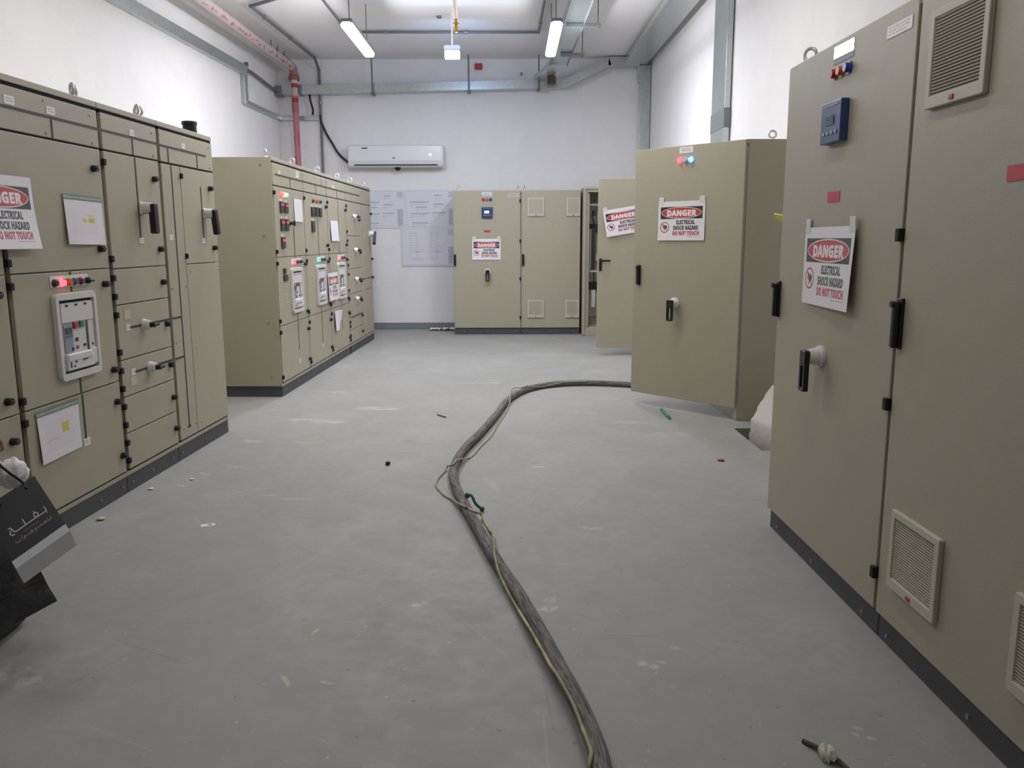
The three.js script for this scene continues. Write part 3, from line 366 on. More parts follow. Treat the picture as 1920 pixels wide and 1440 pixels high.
const B3 = rowFrame(1.085, -12.62, 1, 0);
{ const w = .78, g = openPanel(B3, 0, w, 'open_panel', 'doorless beige cabinet showing its wiring at the end wall corner', 'cabinets with open doors', { depth: .6, h: 2.23 });
  P(g, 'frame_post', metreUV(span(-.004, .030, .012, 2.215, -.06, .002, .003)), M.cab); P(g, 'inner_side', span(.024, .09, .14, 2.15, -.30, -.06, .003), M.cabIn);
  P(g, 'terminal_block', merge(span(.155, .215, 1.0, 1.64, -.42, -.36, .004)), M.meterGreen); P(g, 'terminal_cover', span(.120, .152, 1.0, 1.62, -.40, -.34, .003), M.cabIn);
  P(g, 'duct', merge(span(.11, .25, 1.97, 2.0, -.4, -.3, .003), span(.11, .25, .96, .985, -.4, -.3, .003)), M.breaker); P(g, 'terminal_block', span(.160, .225, .41, .68, -.42, -.36, .004), M.white, 'white terminal strip'); P(g, 'relay', merge(cyl(.02, .02, .03, .19, 2.05, -.36, 'z', 14), rb(.05, .09, .05, .20, 1.86, -.36, .004)), M.darkGrey);
  P(g, 'wire', tube([[.2, .98, -.36], [.195, .9, -.33], [.2, .8, -.36], [.195, .69, -.37]], .008, 20, 6), M.cordBlack); P(g, 'wire', tube([[.17, 1.9, -.36], [.16, 1.8, -.33], [.19, 1.7, -.36], [.185, 1.64, -.38]], .008, 20, 6), M.cordBlack); }

// ------------------------------------------------------------------ sheets: danger signs, test papers, drawings
function sheetGeo(w, h, bend, thick) { // a curved sheet with a back 0.6 mm behind it
  const nx = 14, ny = 10, g = thick ? new THREE.BoxGeometry(w, h, .0006, nx, ny, 1) : new THREE.PlaneGeometry(w, h, nx, ny); const p = g.attributes.position;
  for (let i = 0; i < p.count; i++) { const a = p.getX(i) / w + .5, b = .5 - p.getY(i) / h; p.setZ(i, p.getZ(i) + bend(a, b) + (thick ? -.0006 : .0002)); } g.computeVertexNormals(); return g;
}
function sheet(name, label, cat, group, f, x, y, n, w, h, mat, o = {}) {
  const g = thing(name, label, cat, [0, 0, 0], 0, group); const at = f.at(x, n); g.position.set(at[0], y, at[2]); g.rotation.set(0, f.turn, 0); if (o.roll) g.rotateZ(o.roll); const bend = o.bend || ((a, b) => .002 + .004 * b * b);
  P(g, 'paper_sheet', sheetGeo(w, h, bend, true), M.paper); P(g, 'printed_face', sheetGeo(w, h, bend, false), mat);
  if (o.tape === 'corners') for (const s of [-1, 1]) P(g, 'tape', rb(.05, .06, .0012, s * (w / 2 - .03), h / 2 + .006, bend(s > 0 ? 1 : 0, 0) + .001, .0005), M.tape, 'clear tape tab');
  if (o.tape === 'bar') P(g, 'tape', bx(w * 1.03, .026, .0012, 0, h / 2 - .004, bend(.5, 0) + .0014), M.tapeGreen, 'printed green tape');
  return g;
}
const signs = 'danger signs taped on the cabinets';
sheet('danger_sign', 'danger sign across the first two cabinets of the near switchgear row', 'sign', signs, LF, -2.468, 1.585, .012, .475, .328, M.sign, { bend: (a, b) => .004 + .028 * b * b });
sheet('danger_sign', 'danger sign curling off the near feeder panel above its looped handle', 'sign', signs, RF, .545, 1.340, .005, .530, .330, M.sign, { tape: 'corners', bend: (a, b) => .003 + .010 * a * a + .016 * b * a });
sheet('danger_sign', 'small-looking danger sign on the end wall panel with the lit meter', 'sign', signs, BF, .508, 1.315, .004, .438, .318, M.sign, { tape: 'corners' });
sheet('danger_sign', 'danger sign bridging two breakers of the far switchgear row', 'sign', signs, FF, 2.035, .93, .030, .475, .315, M.sign, { bend: (a, b) => .004 + .012 * b });
{ const th = Math.atan2(-(7.42 - 6.63), 1.812 - 1.084), hg = MF.at(1.085, .004), f = { turn: th, at: (u, n) => [hg[0] + Math.cos(th) * (u - 1.075) + Math.sin(th) * n, 0, hg[2] - Math.sin(th) * (u - 1.075) + Math.cos(th) * n] };
  sheet('danger_sign', 'danger sign on the ajar door with lit red and blue lamps', 'sign', signs, f, .495, 1.608, .003, .468, .322, M.sign, { tape: 'corners' }); }
{ const hg = DF.at(.8, .004), f = { turn: 0, at: (u, n) => [hg[0] - .785 + u, 0, hg[2] + n] };
  sheet('danger_sign', 'tilted danger sign on the fully open door with a lever handle', 'sign', signs, f, .317, 1.685, .008, .475, .325, M.sign, { tape: 'corners', roll: .165, bend: (a, b) => .003 + .02 * (1 - a) * b }); }
const papers = 'papers taped on the switchgear';
sheet('taped_paper', 'test sheet with yellow highlights under green tape above the large breaker', 'paper', papers, LF, -1.777, 1.560, .004, .362, .244, M.testSheetA, { tape: 'bar', roll: -.012, bend: (a, b) => .002 + .012 * b + .004 * Math.sin(a * 5) * b });
sheet('taped_paper', 'test sheet with one yellow square under green tape below the large breaker', 'paper', papers, LF, -2.175, .514, .004, .356, .248, M.testSheetB, { tape: 'bar', roll: .012, bend: (a, b) => .002 + .010 * b * (1 - a) });
sheet('taped_paper', 'printed sheet in a bluish plastic sleeve beside the red digital meters', 'paper', papers, FF, .812, 1.752, .003, .285, .222, M.plainSheet);
sheet('taped_paper', 'blank-looking white sheet above the third breaker of the far row', 'paper', papers, FF, 2.318, 1.567, .003, .372, .236, M.plainSheet, { bend: (a, b) => .002 + .012 * b });
sheet('taped_paper', 'crumpled white sheet below the third breaker of the far row', 'paper', papers, FF, 2.352, .505, .006, .405, .238, M.plainSheet, { roll: -.03, bend: (a, b) => .004 + .02 * Math.sin(a * 4 + 1) * b });
function drawing(w, h, kind) { return std({ roughness: .6, map: canvasTex(512, Math.round(512 * h / w), (k, W, H) => { k.fillStyle = '#dfdde6'; k.fillRect(0, 0, W, H); k.strokeStyle = 'rgba(120,120,140,.5)'; k.lineWidth = 2; k.strokeRect(12, 12, W - 24, H - 24); k.fillStyle = 'rgba(120,118,140,.25)'; const tx = W - 88; for (const [a, b] of [[.05, .2], [.5, .72], [.74, .95]]) k.fillRect(tx, H * a, 62, H * (b - a)); scribble(k, tx + 4, H * .5, tx + 58, H * .94, 'rgba(70,70,110,.4)', 16); k.fillStyle = 'rgba(180,60,90,.5)'; k.fillRect(tx + 14, H * .73, 22, 8);
  if (kind === 'bars') for (const [x, y, l] of [[.08, .3, .42], [.1, .62, .40], [.2, .44, .24], [.56, .12, .16], [.54, .36, .22], [.52, .6, .28], [.13, .88, .34]]) { k.fillStyle = 'rgba(84,82,100,.75)'; k.fillRect(x * W, y * H * .95 + 10, l * W * .9, 5); k.fillStyle = 'rgba(100,98,120,.3)'; scribble(k, x * W, y * H * .95 + 22, (x + l * .8) * W, y * H * .95 + 50, 'rgba(110,110,130,.25)', 3); k.fillRect(x * W + 6, y * H * .95 + 44, 14, 10); }
  else { for (const x of [.16, .52]) { k.strokeStyle = 'rgba(100,110,130,.4)'; for (let i = 0; i < 9; i++) { k.beginPath(); k.moveTo(x * W, H * (.16 + i * .06)); k.lineTo((x + .12) * W, H * (.16 + i * .06)); k.stroke(); } k.strokeRect(x * W, H * .12, W * .12, H * .68); k.beginPath(); k.moveTo((x + .14) * W, H * .45); k.lineTo((x + .24) * W, H * .62); k.stroke(); k.fillStyle = 'rgba(80,90,110,.5)'; k.fillRect((x + .08) * W, H * .62, W * .1, 5); } scribble(k, W * .2, H * .8, W * .4, H * .86, 'rgba(110,120,130,.35)', 3); } }) }); }
const WF = { turn: 0, at: (u, n) => [u, 0, ZB + .002 + n] }, drw = 'drawings pinned on the end wall';
const wd = (label, x0, x1, y0, y1, kind, n) => sheet('drawing_sheet', label, 'drawing', drw, WF, (x0 + x1) / 2, (y0 + y1) / 2, n, x1 - x0, y1 - y0, drawing(x1 - x0, y1 - y0, kind), { bend: (a, b) => .001 + .004 * b });
wd('drawing with short lines, half hidden behind the far switchgear row', -2.50, -1.725, 1.648, 2.255, 'bars', .001);
wd('drawing with long dark lines, top sheet next to the end wall panel', -1.725, -.88, 1.655, 2.262, 'bars', .003);
wd('drawing with two ladder columns, lower sheet next to the end wall panel', -1.812, -.88, 1.036, 1.66, 'cols', .006);

// ------------------------------------------------------------------ lamps and ceiling services
function battenLamp(x, z, y, label, k = 1, ks = 1, tint = LAMP_TINT) {
  const g = thing('batten_lamp', label, 'lamp', [x, 0, z], 0, 'fluorescent batten lamps');
  P(g, 'housing', rb(.125, .05, 1.46, 0, y + .075, 0, .012), M.zincDull); P(g, 'diffuser', rb(.128, .075, 1.48, 0, y + .037, 0, .034), M.lamp, 'glowing white diffuser');
  for (const s of [-1, 1]) { P(g, 'bracket', rb(.09, .03, .05, 0, y + .112, s * .55, .004), M.zincDull); P(g, 'rod', cyl(.006, .006, HC - y - .127, 0, (HC + y + .127) / 2, s * .55, 'y', 8), M.pipeGrey); }
  const l = new THREE.RectAreaLight(tint, LAMP_NITS * k, .12, 1.44); l.position.set(0, y - .006, 0); l.rotation.x = -Math.PI / 2; l.name = 'batten_light'; g.add(l);
  for (const s of [-1, 1]) { const q = new THREE.RectAreaLight(tint, LAMP_SIDE * ks, 1.42, .06); q.position.set(s * .068, y + .036, 0); q.rotation.set(0, -s * Math.PI / 2, 0); q.rotateX(-.25); q.name = 'batten_light'; g.add(q); }
}
battenLamp(-1.756, -10.05, 3.69, 'glowing batten lamp hung over the far switchgear row', .78, .92);
battenLamp(.49, -10.06, 3.69, 'glowing batten lamp hung beside the cable tray brackets', .78, .92);
battenLamp(-1.73, -6.8, 3.69, 'batten lamp over the near switchgear row', .56, .36, NEAR_TINT);
battenLamp(.50, -6.8, 3.69, 'batten lamp over the loose floor cable', .41, .32, NEAR_TINT);
battenLamp(-1.70, -2.6, 3.69, 'added dim fill lamp, unseen, over the hanging bags', .13, .08, NEAR_TINT);  // unseen pair added as fill to brighten the surfaces near the camera
battenLamp(.52, -2.6, 3.69, 'added dim fill lamp, unseen, over the near feeder panels', .13, .08, NEAR_TINT);  // second of the added fill lamps, out of view
{ const g = thing('emergency_light', 'small bright bluish emergency light hanging from a white rod', 'lamp', [-.745, 0, -11]);
  P(g, 'case', merge(rb(.205, .055, .10, 0, 3.852, 0, .02), rb(.19, .02, .09, 0, 3.815, 0, .006)), M.exitCase, 'pale blue case'); P(g, 'lens', rb(.192, .098, .088, .002, 3.765, .004, .016), M.exitLamp, 'glowing lens'); P(g, 'rod', cyl(.011, .011, HC - 3.878, .002, (HC + 3.878) / 2, 0, 'y', 12), M.white);
  for (const s of [1, -1]) { const l = new THREE.RectAreaLight(0x9fc0ff, 230, .18, .085); l.position.set(0, 3.762, .004 + s * .052); l.rotation.set(0, s > 0 ? Math.PI : 0, 0); l.rotateX(-.35); l.name = 'emergency_glow'; g.add(l); } }
{ const g = thing('sprinkler', 'brass sprinkler head hanging on a short wrapped pipe', 'sprinkler', [-.64, 0, -10.2]);
  P(g, 'drop_pipe', bar([-.02, HC, 0], [0, 3.985, 0], .020, 14), M.redDull); P(g, 'wrapping', tube([[-.02, HC - .01, .0], [-.012, 4.12, .008], [0, 3.99, .004]], .027, 12, 10), std({ color: 0xd9c6c4, roughness: .8 }), 'torn pale wrapping');
  P(g, 'head', merge(cyl(.020, .014, .05, 0, 3.965, 0, 'y', 14), cyl(.036, .036, .024, 0, 3.94, 0, 'y', 6), cyl(.02, .024, .07, 0, 3.895, 0, 'y', 14), cyl(.016, .028, .012, 0, 3.855, 0, 'y', 14)), M.brass); }
solo('ceiling_anchor', merge(cyl(.03, .034, .02, -.92, HC - .011, -11.15, 'y', 14), rb(.05, .012, .02, -.91, HC - .026, -11.15, .003)), M.pipeGrey, 'small grey anchor on the ceiling near the emergency light', 'anchor');
const conduits = 'steel conduits';
function conduit(pts, r, label) { const gs = []; for (let i = 0; i + 1 < pts.length; i++) gs.push(bar(pts[i], pts[i + 1], r, 12)); for (let i = 1; i + 1 < pts.length; i++) gs.push(new THREE.SphereGeometry(r * 1.25, 12, 8).translate(...pts[i])); const g = thing('conduit', label, 'conduit', [0, 0, 0], 0, conduits); P(g, 'tube', merge(...gs), M.pipeGrey); for (let i = 0; i + 1 < pts.length; i++) { const A = V(...pts[i]), B = V(...pts[i + 1]), L = A.distanceTo(B); for (let q = .5; q < L - .2; q += 1.1) { const c = A.clone().lerp(B, q / L), d = B.clone().sub(A).normalize().multiplyScalar(.02); P(g, 'clip', bar(c.clone().sub(d).toArray(), c.clone().add(d).toArray(), r * 1.45, 10), M.steel); } } return g; }
conduit([[-2.21, HC - .03, -7.5], [-2.21, HC - .03, -11.84], [.378, HC - .03, -11.88], [.43, HC - .03, -7.5]], .017, 'grey conduit looping round the two glowing lamps on the ceiling');
conduit([[-2.2, HC - .035, -9.8], [-3.13, HC - .035, -10.55], [-3.035, HC - .035, -13.42], [-3.03, HC - .16, ZB + .04], [-3.03, 2.3, ZB + .04]], .020, 'grey conduit from the ceiling down the end wall beside the red pipe');
{ // fire pipe wrapped in film
  const wrap = (base, red, n, long) => canvasTex(96, 1024, (k, W, H) => { k.fillStyle = base; k.fillRect(0, 0, W, H); for (let i = 0; i < n; i++) { k.save(); k.translate((Math.floor(rnd() * 4) + .3 + rr(-.08, .08)) * W / 4, rnd() * H); k.rotate(rr(-.4, .4)); k.fillStyle = red + rr(.15, .6).toFixed(2) + ')'; k.fillRect(0, 0, rr(3, 9), rr(6, long)); k.restore(); } });
  const g = thing('fire_pipe', 'red fire pipe wrapped in torn film, running along the ceiling and down the wall corner', 'pipe');
  P(g, 'ceiling_run', bar([-3.50, 4.10, -7.5], [-3.385, 4.10, -13.30], .066, 24), std({ map: wrap('#c4b8b5', 'rgba(186,84,92,', 420, 16), roughness: .7 }), 'film wrapped pink pipe');
  P(g, 'elbow', tube([[-3.387, 4.10, -13.22], [-3.385, 4.10, -13.36], [-3.38, 4.05, -13.44], [-3.378, 3.96, -13.45]],   .066, 20, 16), std({ color: 0xa8807e, roughness: .7 }));
  P(g, 'collar', merge(cyl(.085, .085, .05, -3.377, 3.94, -13.45, 'y', 24), cyl(.072, .072, .03, -3.377, 3.985, -13.45, 'y', 24)), std({ color: 0x9a5a58, roughness: .6 }));
  P(g, 'riser', bar([-3.377, 3.92, -13.45], [-3.36, .3, -13.45], .046, 20), std({ map: wrap('#b8787e', 'rgba(170,56,64,', 80, 60), roughness: .6 }), 'dusky red riser');
  for (const [y, h, c, r] of [[3.89, .05, 0xd8cfbf, .050], [3.835, .06, 0xb23a40, .049], [3.74, .12, 0xc9b6b2, .049], [3.60, .09, 0xb3282f, .050], [3.50, .16, 0xa76a70, .052]]) P(g, 'film_band', cyl(r, r, h, -3.377 + .0045 * (3.94 - y), y, -13.45, 'y', 20), std({ color: c, roughness: .6 }));
  for (const z of [-12.4, -12.75, -13.1]) P(g, 'pipe_hanger', merge(bar([-3.42, 4.10, z], [-3.42, HC, z], .008), rb(.02, .12, .02, -3.345, 4.10, z, .004)), M.pipeGrey); }
const trays = 'galvanised cable trays';
function tray(label, segs, w, h, extra) { const g = thing('cable_tray', label, 'cable tray', [0, 0, 0], 0, trays); for (const [a, b, up] of segs) P(g, 'trunking', metreUV(beam(a, b, w, h, up), 2), M.zinc); if (extra) extra(g); return g; }
{ const zw = (z, n) => xL(z) + n;
  tray('galvanised trunking along the white wall above the switchgear, stepping down at its end', [[[zw(-6, .035), 3.805, -6], [zw(-12.15, .035), 3.805, -12.15]], [[zw(-12.09, .03), 3.74, -12.09], [zw(-12.09, .03), 3.345, -12.09], [1, 0, 0]], [[zw(-12.06, .03), 3.372, -12.06], [zw(-13.66, .03), 3.372, -13.66]], [[-3.68, 3.372, ZB + .035], [-3.03, 3.372, ZB + .035]]], .06, .062, (g) => { g.children[0].geometry = metreUV(beam([zw(-6, .035), 3.805, -6], [zw(-12.15, .035), 3.805, -12.15], .064, .135), 2); g.children[1].geometry = metreUV(beam([zw(-12.09, .03), 3.75, -12.09], [zw(-12.09, .03), 3.345, -12.09], .14, .055, [1, 0, 0]), 2); P(g, 'bracket', rb(.05, .06, .03, zw(-12.2, .035), 3.90, -12.2, .004), M.pipeGrey); });
  solo('flexible_conduit', tube([[zw(-12.1, .05), 3.83, -12.15], [zw(-12.5, .05), 3.815, -12.5], [zw(-12.7, .05), 3.80, -12.7], [zw(-13.1, .05), 3.77, -13.1], [-3.66, 3.75, -13.62]], .022, 40, 10), M.pipeGrey, 'grey flexible conduit joining the trunking to the end wall tray', 'conduit'); }
tray('long galvanised tray across the end wall, rising to the corner', [[[-3.64, 3.775, -13.56], [.86, 3.862, -13.52]], [[.845, 3.858, -13.52], [1.53, 4.185, -13.52]], [[1.51, 4.185, -13.52], [2.0, 4.185, -13.52]]], .13, .135, (g) => { g.children[1].geometry = metreUV(beam([.83, 3.852, -13.52], [1.54, 4.19, -13.52], .13, .125), 2); P(g, 'end_box', metreUV(rb(.10, .16, .12, -3.635, 3.765, -13.55, .006), 2), M.zincDull); P(g, 'joint_plate', metreUV(rb(.05, .15, .145, -3.30, 3.782, -13.55, .004), 2), M.zincDull); for (const [x, y] of [[-2.16, 3.80], [-.66, 3.83], [.43, 3.855]]) P(g, 'hanger_rod', merge(bar([x, HC, -13.42], [x, y - .1, -13.42], .012), rb(.05, .03, .2, x, y - .09, -13.5, .004)), M.pipeGrey); });
tray('wide galvanised tray under the ceiling along the white wall', [[[1.985, 4.205, -6.2], [1.955, 4.205, -13.64]]], .34, .06, (g) => { g.children[0].geometry = metreUV(beam([2.03, 4.20, -6.2], [1.95, 4.20, -13.64], .36, .075), 2); P(g, 'slot', bx(.16, .002, .03, 2.0, 4.1615, -9.75), M.blackMatt, 'dark slot'); });
tray('galvanised riser tray in the corner of the end wall', [[[2.108, 4.16, ZB + .06], [2.108, 1.2, ZB + .06], [0, 0, 1]]], .17, .07, (g) => { g.children[0].geometry = metreUV(beam([2.115, 4.16, ZB + .05], [2.115, 2.24, ZB + .05], .172, .07, [0, 0, 1]), 2); P(g, 'flare', metreUV(beam([2.085, 4.155, ZB + .056], [2.1, 3.9, ZB + .056], .205, .072, [0, 0, 1]), 2), M.zinc); });
tray('galvanised riser tray on the white wall behind the ajar cabinet', [[[xR(-9.3) - .035, 4.16, -9.31], [xR(-9.3) - .035, 1.0, -9.31], [1, 0, 0]]], .55, .06, (g) => { const z = -9.32, x = xR(z) - .035; g.children[0].geometry = metreUV(beam([x, 4.16, z], [x, .3, z], .58, .06, [1, 0, 0]), 2); P(g, 'joint_plate', rb(.07, .2, .60, x, 2.72, z, .004), M.zincDull); });
tray('narrow galvanised tray on bracket bars beside the lamp, bending to the end wall', [[[.80, 4.02, -7.5], [.70, 4.02, -12.75]], [[.70, 4.025, -12.72], [.56, 3.95, -13.12]], [[.56, 3.955, -13.08], [.47, 3.93, -13.40]]], .25, .06, (g) => { for (const [z, x0, x1] of [[-10.38, .655, 1.065], [-11.95, .68, 1.01]]) { P(g, 'bracket_bar', rb(x1 - x0, .042, .042, (x0 + x1) / 2, 3.965, z, .004), M.zincDull); for (const x of [x0 + .05, x1 - .03]) P(g, 'hanger_rod', bar([x, HC, z], [x, 3.93, z], .007), M.pipeGrey); } for (const s of [-1, 1]) P(g, 'side_rail', beam([.80 + s * .125, 4.005, -7.5], [.70 + s * .125, 4.005, -12.75], .012, .075), M.zincDull); P(g, 'end_box', rb(.13, .11, .10, .62, 3.86, -13.22, .006), M.brown, 'brown end box'); });
solo('call_box', merge(rb(.115, .09, .05, -.515, 4.152, ZB + .026, .006)), std({ color: 0xb8382c, roughness: .5 }), 'small red box high on the end wall', 'box');
solo('wall_hook', merge(cyl(.012, .012, .05, .16, 4.05, ZB + .026, 'z', 10), rb(.02, .05, .01, .16, 4.03, ZB + .05, .003)), M.pipeGrey, 'tiny grey hook high on the end wall', 'hook');
solo('cable_drop', tube([[-3.17, 3.73, -13.55], [-3.165, 3.62, -13.58], [-3.14, 3.5, -13.60], [-3.15, 3.42, -13.62]], .017, 24, 8), M.cordBlack, 'short black cable between the end wall tray and the trunking', 'cable');
solo('air_conditioner_cable', tube([[-3.035, 3.42, ZB + .07], [-3.03, 3.34, ZB + .06], [-2.96, 3.15, ZB + .04], [-2.86, 2.98, ZB + .04], [-2.78, 2.84, ZB + .04], [-2.68, 2.74, ZB + .06], [-2.57, 2.665, ZB + .09]], .017, 48, 8), M.cordBlack, 'black cable curving from the conduit to the air conditioner', 'cable');
{ // split air conditioner
  const g = thing('air_conditioner', 'white wall mounted split air conditioner with glowing digits', 'air conditioner', [-1.835, 2.595, ZB]);
  const s = new THREE.Shape(); s.moveTo(0.002, .03); s.lineTo(.13, .0); s.quadraticCurveTo(.19, .0, .205, .045); s.lineTo(.222, .10); s.lineTo(.218, .31); s.quadraticCurveTo(.212, .345, .17, .35); s.lineTo(.002, .35); s.lineTo(.002, .03);
  P(g, 'body', toCreasedNormals(new THREE.ExtrudeGeometry(s, { depth: 1.48, bevelEnabled: true, bevelSize: .006, bevelThickness: .014, bevelSegments: 3, curveSegments: 8, bevelOffset: -.006 }).rotateY(-Math.PI / 2).translate(.74, 0, 0), .6), M.whiteGloss);
  P(g, 'front_panel', rb(1.46, .235, .014, 0, .215, .221, .006), M.whiteGloss); P(g, 'air_outlet', span(-.66, .66, .030, .048, .200, .2145, .003), M.blackMatt); const lv = P(g, 'louvre', rb(1.34, .010, .03, 0, .022, .207, .004), M.white); lv.rotation.x = 0;
  P(g, 'badge', rb(.092, .018, .003, -.485, .296, .2295, .001), M.darkGrey); P(g, 'logo', rb(.042, .016, .003, -.03, .145, .2295, .001), std({ color: 0x3a3c78, roughness: .4 })); P(g, 'label_plate', rb(.05, .006, .002, -.67, .143, .2292, .0008), M.lensGrey);
  P(g, 'digits', merge(...[-.017, 0, .017].map(q => bx(.009, .026, .002, .55 + q, .194, .2292)), bx(.006, .006, .002, .555, .16, .2292)), M.acDigits, 'glowing pale blue digits'); P(g, 'sensor_dome', new THREE.SphereGeometry(.05, 20, 12, 0, 6.2832, Math.PI / 2, Math.PI / 2).translate(.02, .004, .13), M.black, 'black dome below the air conditioner'); }
{ const at = LF.at(-.09, -.11); solo('black_canister', toCreasedNormals(new THREE.LatheGeometry([[0, 0], [.046, 0], [.049, .006], [.047, .07], [.053, .072], [.053, .092], [.047, .095], [0, .095]].map(([a, b]) => new THREE.Vector2(a, b)), 28).translate(at[0], 2.2005, at[2]), .5), M.black, 'black canister with a rim on top of the row end cabinet', 'canister'); }

// ------------------------------------------------------------------ on the floor
const dustTex = (dark) => canvasTex(1024, 128, (k, W, H) => { k.fillStyle = '#716e6c'; k.fillRect(0, 0, W, H); for (let i = 0; i < 1500; i++) { const y = rnd() * H, l = rr(10, 120); k.fillStyle = rnd() < dark ? `rgba(48,46,46,${rr(.1, .45)})` : `rgba(168,163,158,${rr(.08, .35)})`; k.fillRect(rnd() * W, y, l, rr(1, 5)); } });
const cpath = [[.05, 2.2], [.16, 1.0], [.24, -.4], [.262, -1.4], [.245, -1.974], [.237, -2.138], [.205, -2.358], [.156, -2.586], [.096, -2.858], [.019, -3.188], [-.075, -3.533], [-.176, -3.954], [-.265, -4.337], [-.345, -4.741], [-.370, -5.056], [-.339, -5.499], [-.241, -6.022], [-.133, -6.67], [-.048, -7.265], [.076, -7.711], [.264, -8.027], [.538, -8.192], [.862, -8.202], [1.171, -8.103], [1.458, -7.917], [1.60, -7.80], [1.69, -7.72]];
{ const t = dustTex(.5); t.wrapS = t.wrapT = THREE.RepeatWrapping; t.repeat.set(10, 1); const pts = cpath.map(([x, z]) => [x, .030, z]); solo('power_cable', tube(pts, .028, 340, 16), std({ map: t, roughness: .85, bumpMap: plasterBump, bumpScale: .002 }), 'thick dusty black power cable snaking over the grey floor', 'cable'); }
{ const ty = canvasTex(512, 16, (k, W, H) => { for (let i = 0; i < W; i++) { const v = rnd() * 14; k.fillStyle = `rgb(${176 + v},${171 + v},${118 + v})`; k.fillRect(i, 0, 1, H); } for (let i = 0; i < 60; i++) { k.fillStyle = 'rgba(120,128,104,.5)'; k.fillRect(rnd() * W, 0, rr(3, 14), H); } }); const wm = std({ map: ty, roughness: .6 });
  const a = [[.02, .0065, 2.2], [.12, .0065, 1.0], [.19, .0065, -.4], [.20, .0065, -1.5], [.204,.007,-2.006],[.208,.015,-2.040],[.209,.032,-2.038],[.212,.046,-2.053],[.218,.054,-2.076],[.214,.052,-2.113],[.210,.051,-2.150],[.204,.051,-2.186],[.199,.051,-2.224],[.194,.051,-2.262],[.188,.051,-2.302],[.181,.051,-2.342],[.172,.050,-2.384],[.163,.049,-2.426],[.153,.049,-2.469],[.142,.046,-2.516],[.128,.042,-2.566],[.118,.041,-2.612],[.107,.041,-2.661],[.095,.040,-2.713],[.083,.038,-2.768],[.070,.037,-2.823],[.056,.034,-2.884],[.041,.031,-2.946],[.026,.026,-3.015],[.010,.023,-3.084],[-.007,.023,-3.152],[-.021,.026,-3.208],[-.036,.032,-3.266],[-.052,.039,-3.326],[-.064,.048,-3.383],[-.073,.057,-3.449],[-.082,.062,-3.528],[-.086,.062,-3.626],[-.096,.025,-3.875],[-.116,.007,-3.976],[-.139,.007,-4.081],[-.165,.024,-4.183],[-.194,.057,-4.119],[-.232,.063,-4.165]];
  solo('earth_cord', tube(a, .0062, 280, 8), wm, 'yellowish earth wire lying along the thick cable', 'cable', 'loose wires with the cable');
  const b = [[-.239,.061,-4.180],[-.269,.052,-4.246],[-.304,.029,-4.359],[-.339,.013,-4.471],[-.369,.006,-4.528],[-.400,.006,-4.586],[-.428,.006,-4.663],[-.455,.006,-4.751],[-.461,.006,-4.859],[-.451,.006,-4.954],[-.434,.006,-5.041],[-.414,.025,-5.125],[-.379,.062,-5.010],[-.363,.062,-5.108],[-.342,.051,-5.196],[-.315,.021,-5.323],[-.288,.006,-5.398],[-.263,.006,-5.488],[-.244,.006,-5.604],[-.223,.006,-5.721],[-.198,.006,-5.831],[-.173,.006,-5.949],[-.150,.006,-6.084],[-.132,.006,-6.242],[-.115,.006,-6.411],[-.091,.006,-6.575],[-.067,.006,-6.749],[-.045,.006,-6.944],[-.027,.016,-7.159],[-.018,.036,-7.254],[-.020,.062,-7.379],[-.005,.025,-7.882],[.046,.025,-7.980],[.094,.063,-7.761],[.146,.063,-7.855],[.198,.048,-7.900],[.253,.034,-7.967],[.309,.027,-8.029],[.364,.028,-8.074],[.419,.033,-8.107],[.475,.040,-8.135],[.530,.047,-8.164],[.586,.047,-8.179],[.642,.047,-8.186],[.697,.048,-8.187],[.753,.049,-8.189]];
  solo('earth_cord', tube(b, .0055, 240, 8), std({ color: 0xa39f82, roughness: .7 }), 'grey-green wire looping round the far part of the thick cable', 'cable', 'loose wires with the cable');
  solo('wire_tie', merge(tube([[-.25, .066, -4.36], [-.225, .078, -4.34], [-.20, .04, -4.31], [-.165, .012, -4.30]], .008, 16, 7), new THREE.SphereGeometry(.014, 10, 8).translate(-.165, .014, -4.30), new THREE.SphereGeometry(.016, 10, 8).translate(-.248, .071, -4.36)), std({ color: 0x1f5a4a, roughness: .5 }), 'dark green tie knotted on the thick cable', 'tie'); }
solo('green_marker', merge(bar([1.288, .013, -6.966], [1.2925, .013, -6.64], .013, 12), bar([1.2925, .013, -6.64], [1.293, .013, -6.60], .009, 12)), std({ color: 0x2f8a6c, roughness: .45 }), 'green marker lying on the floor by the ajar door', 'pen');
function scrap(name, label, x, z, s, mat, flat = .25, group) { const g = new THREE.IcosahedronGeometry(s, 2), p = g.attributes.position; for (let i = 0; i < p.count; i++) { const k = 1 + .35 * noise(p.getX(i) / s * 1.4 + x * 7, p.getZ(i) / s * 1.4 + p.getY(i) / s + z * 5); p.setXYZ(i, p.getX(i) * k, Math.max(-.8 * s, p.getY(i)) * k * flat, p.getZ(i) * k); } const m = mergeVertices(g); m.computeVertexNormals(); m.computeBoundingBox(); m.translate(x, .0005 - m.boundingBox.min.y, z); return solo(name, m, mat, label, 'scrap', group); }
const litter = 'litter on the floor';
scrap('plastic_scrap', 'small red scrap on the floor by the trench', 1.393, -5.326, .022, M.red, .3, litter); scrap('rubber_scrap', 'black pellet on the floor left of the loose cable', -.818, -5.244, .016, M.black, .8, litter);
solo('cable_offcut', tube([[-.63, .006, -6.80], [-.60, .007, -6.76], [-.55, .006, -6.70]], .005, 12, 6), M.darkGrey, 'thin dark offcut on the floor near the far switchgear', 'scrap', litter);
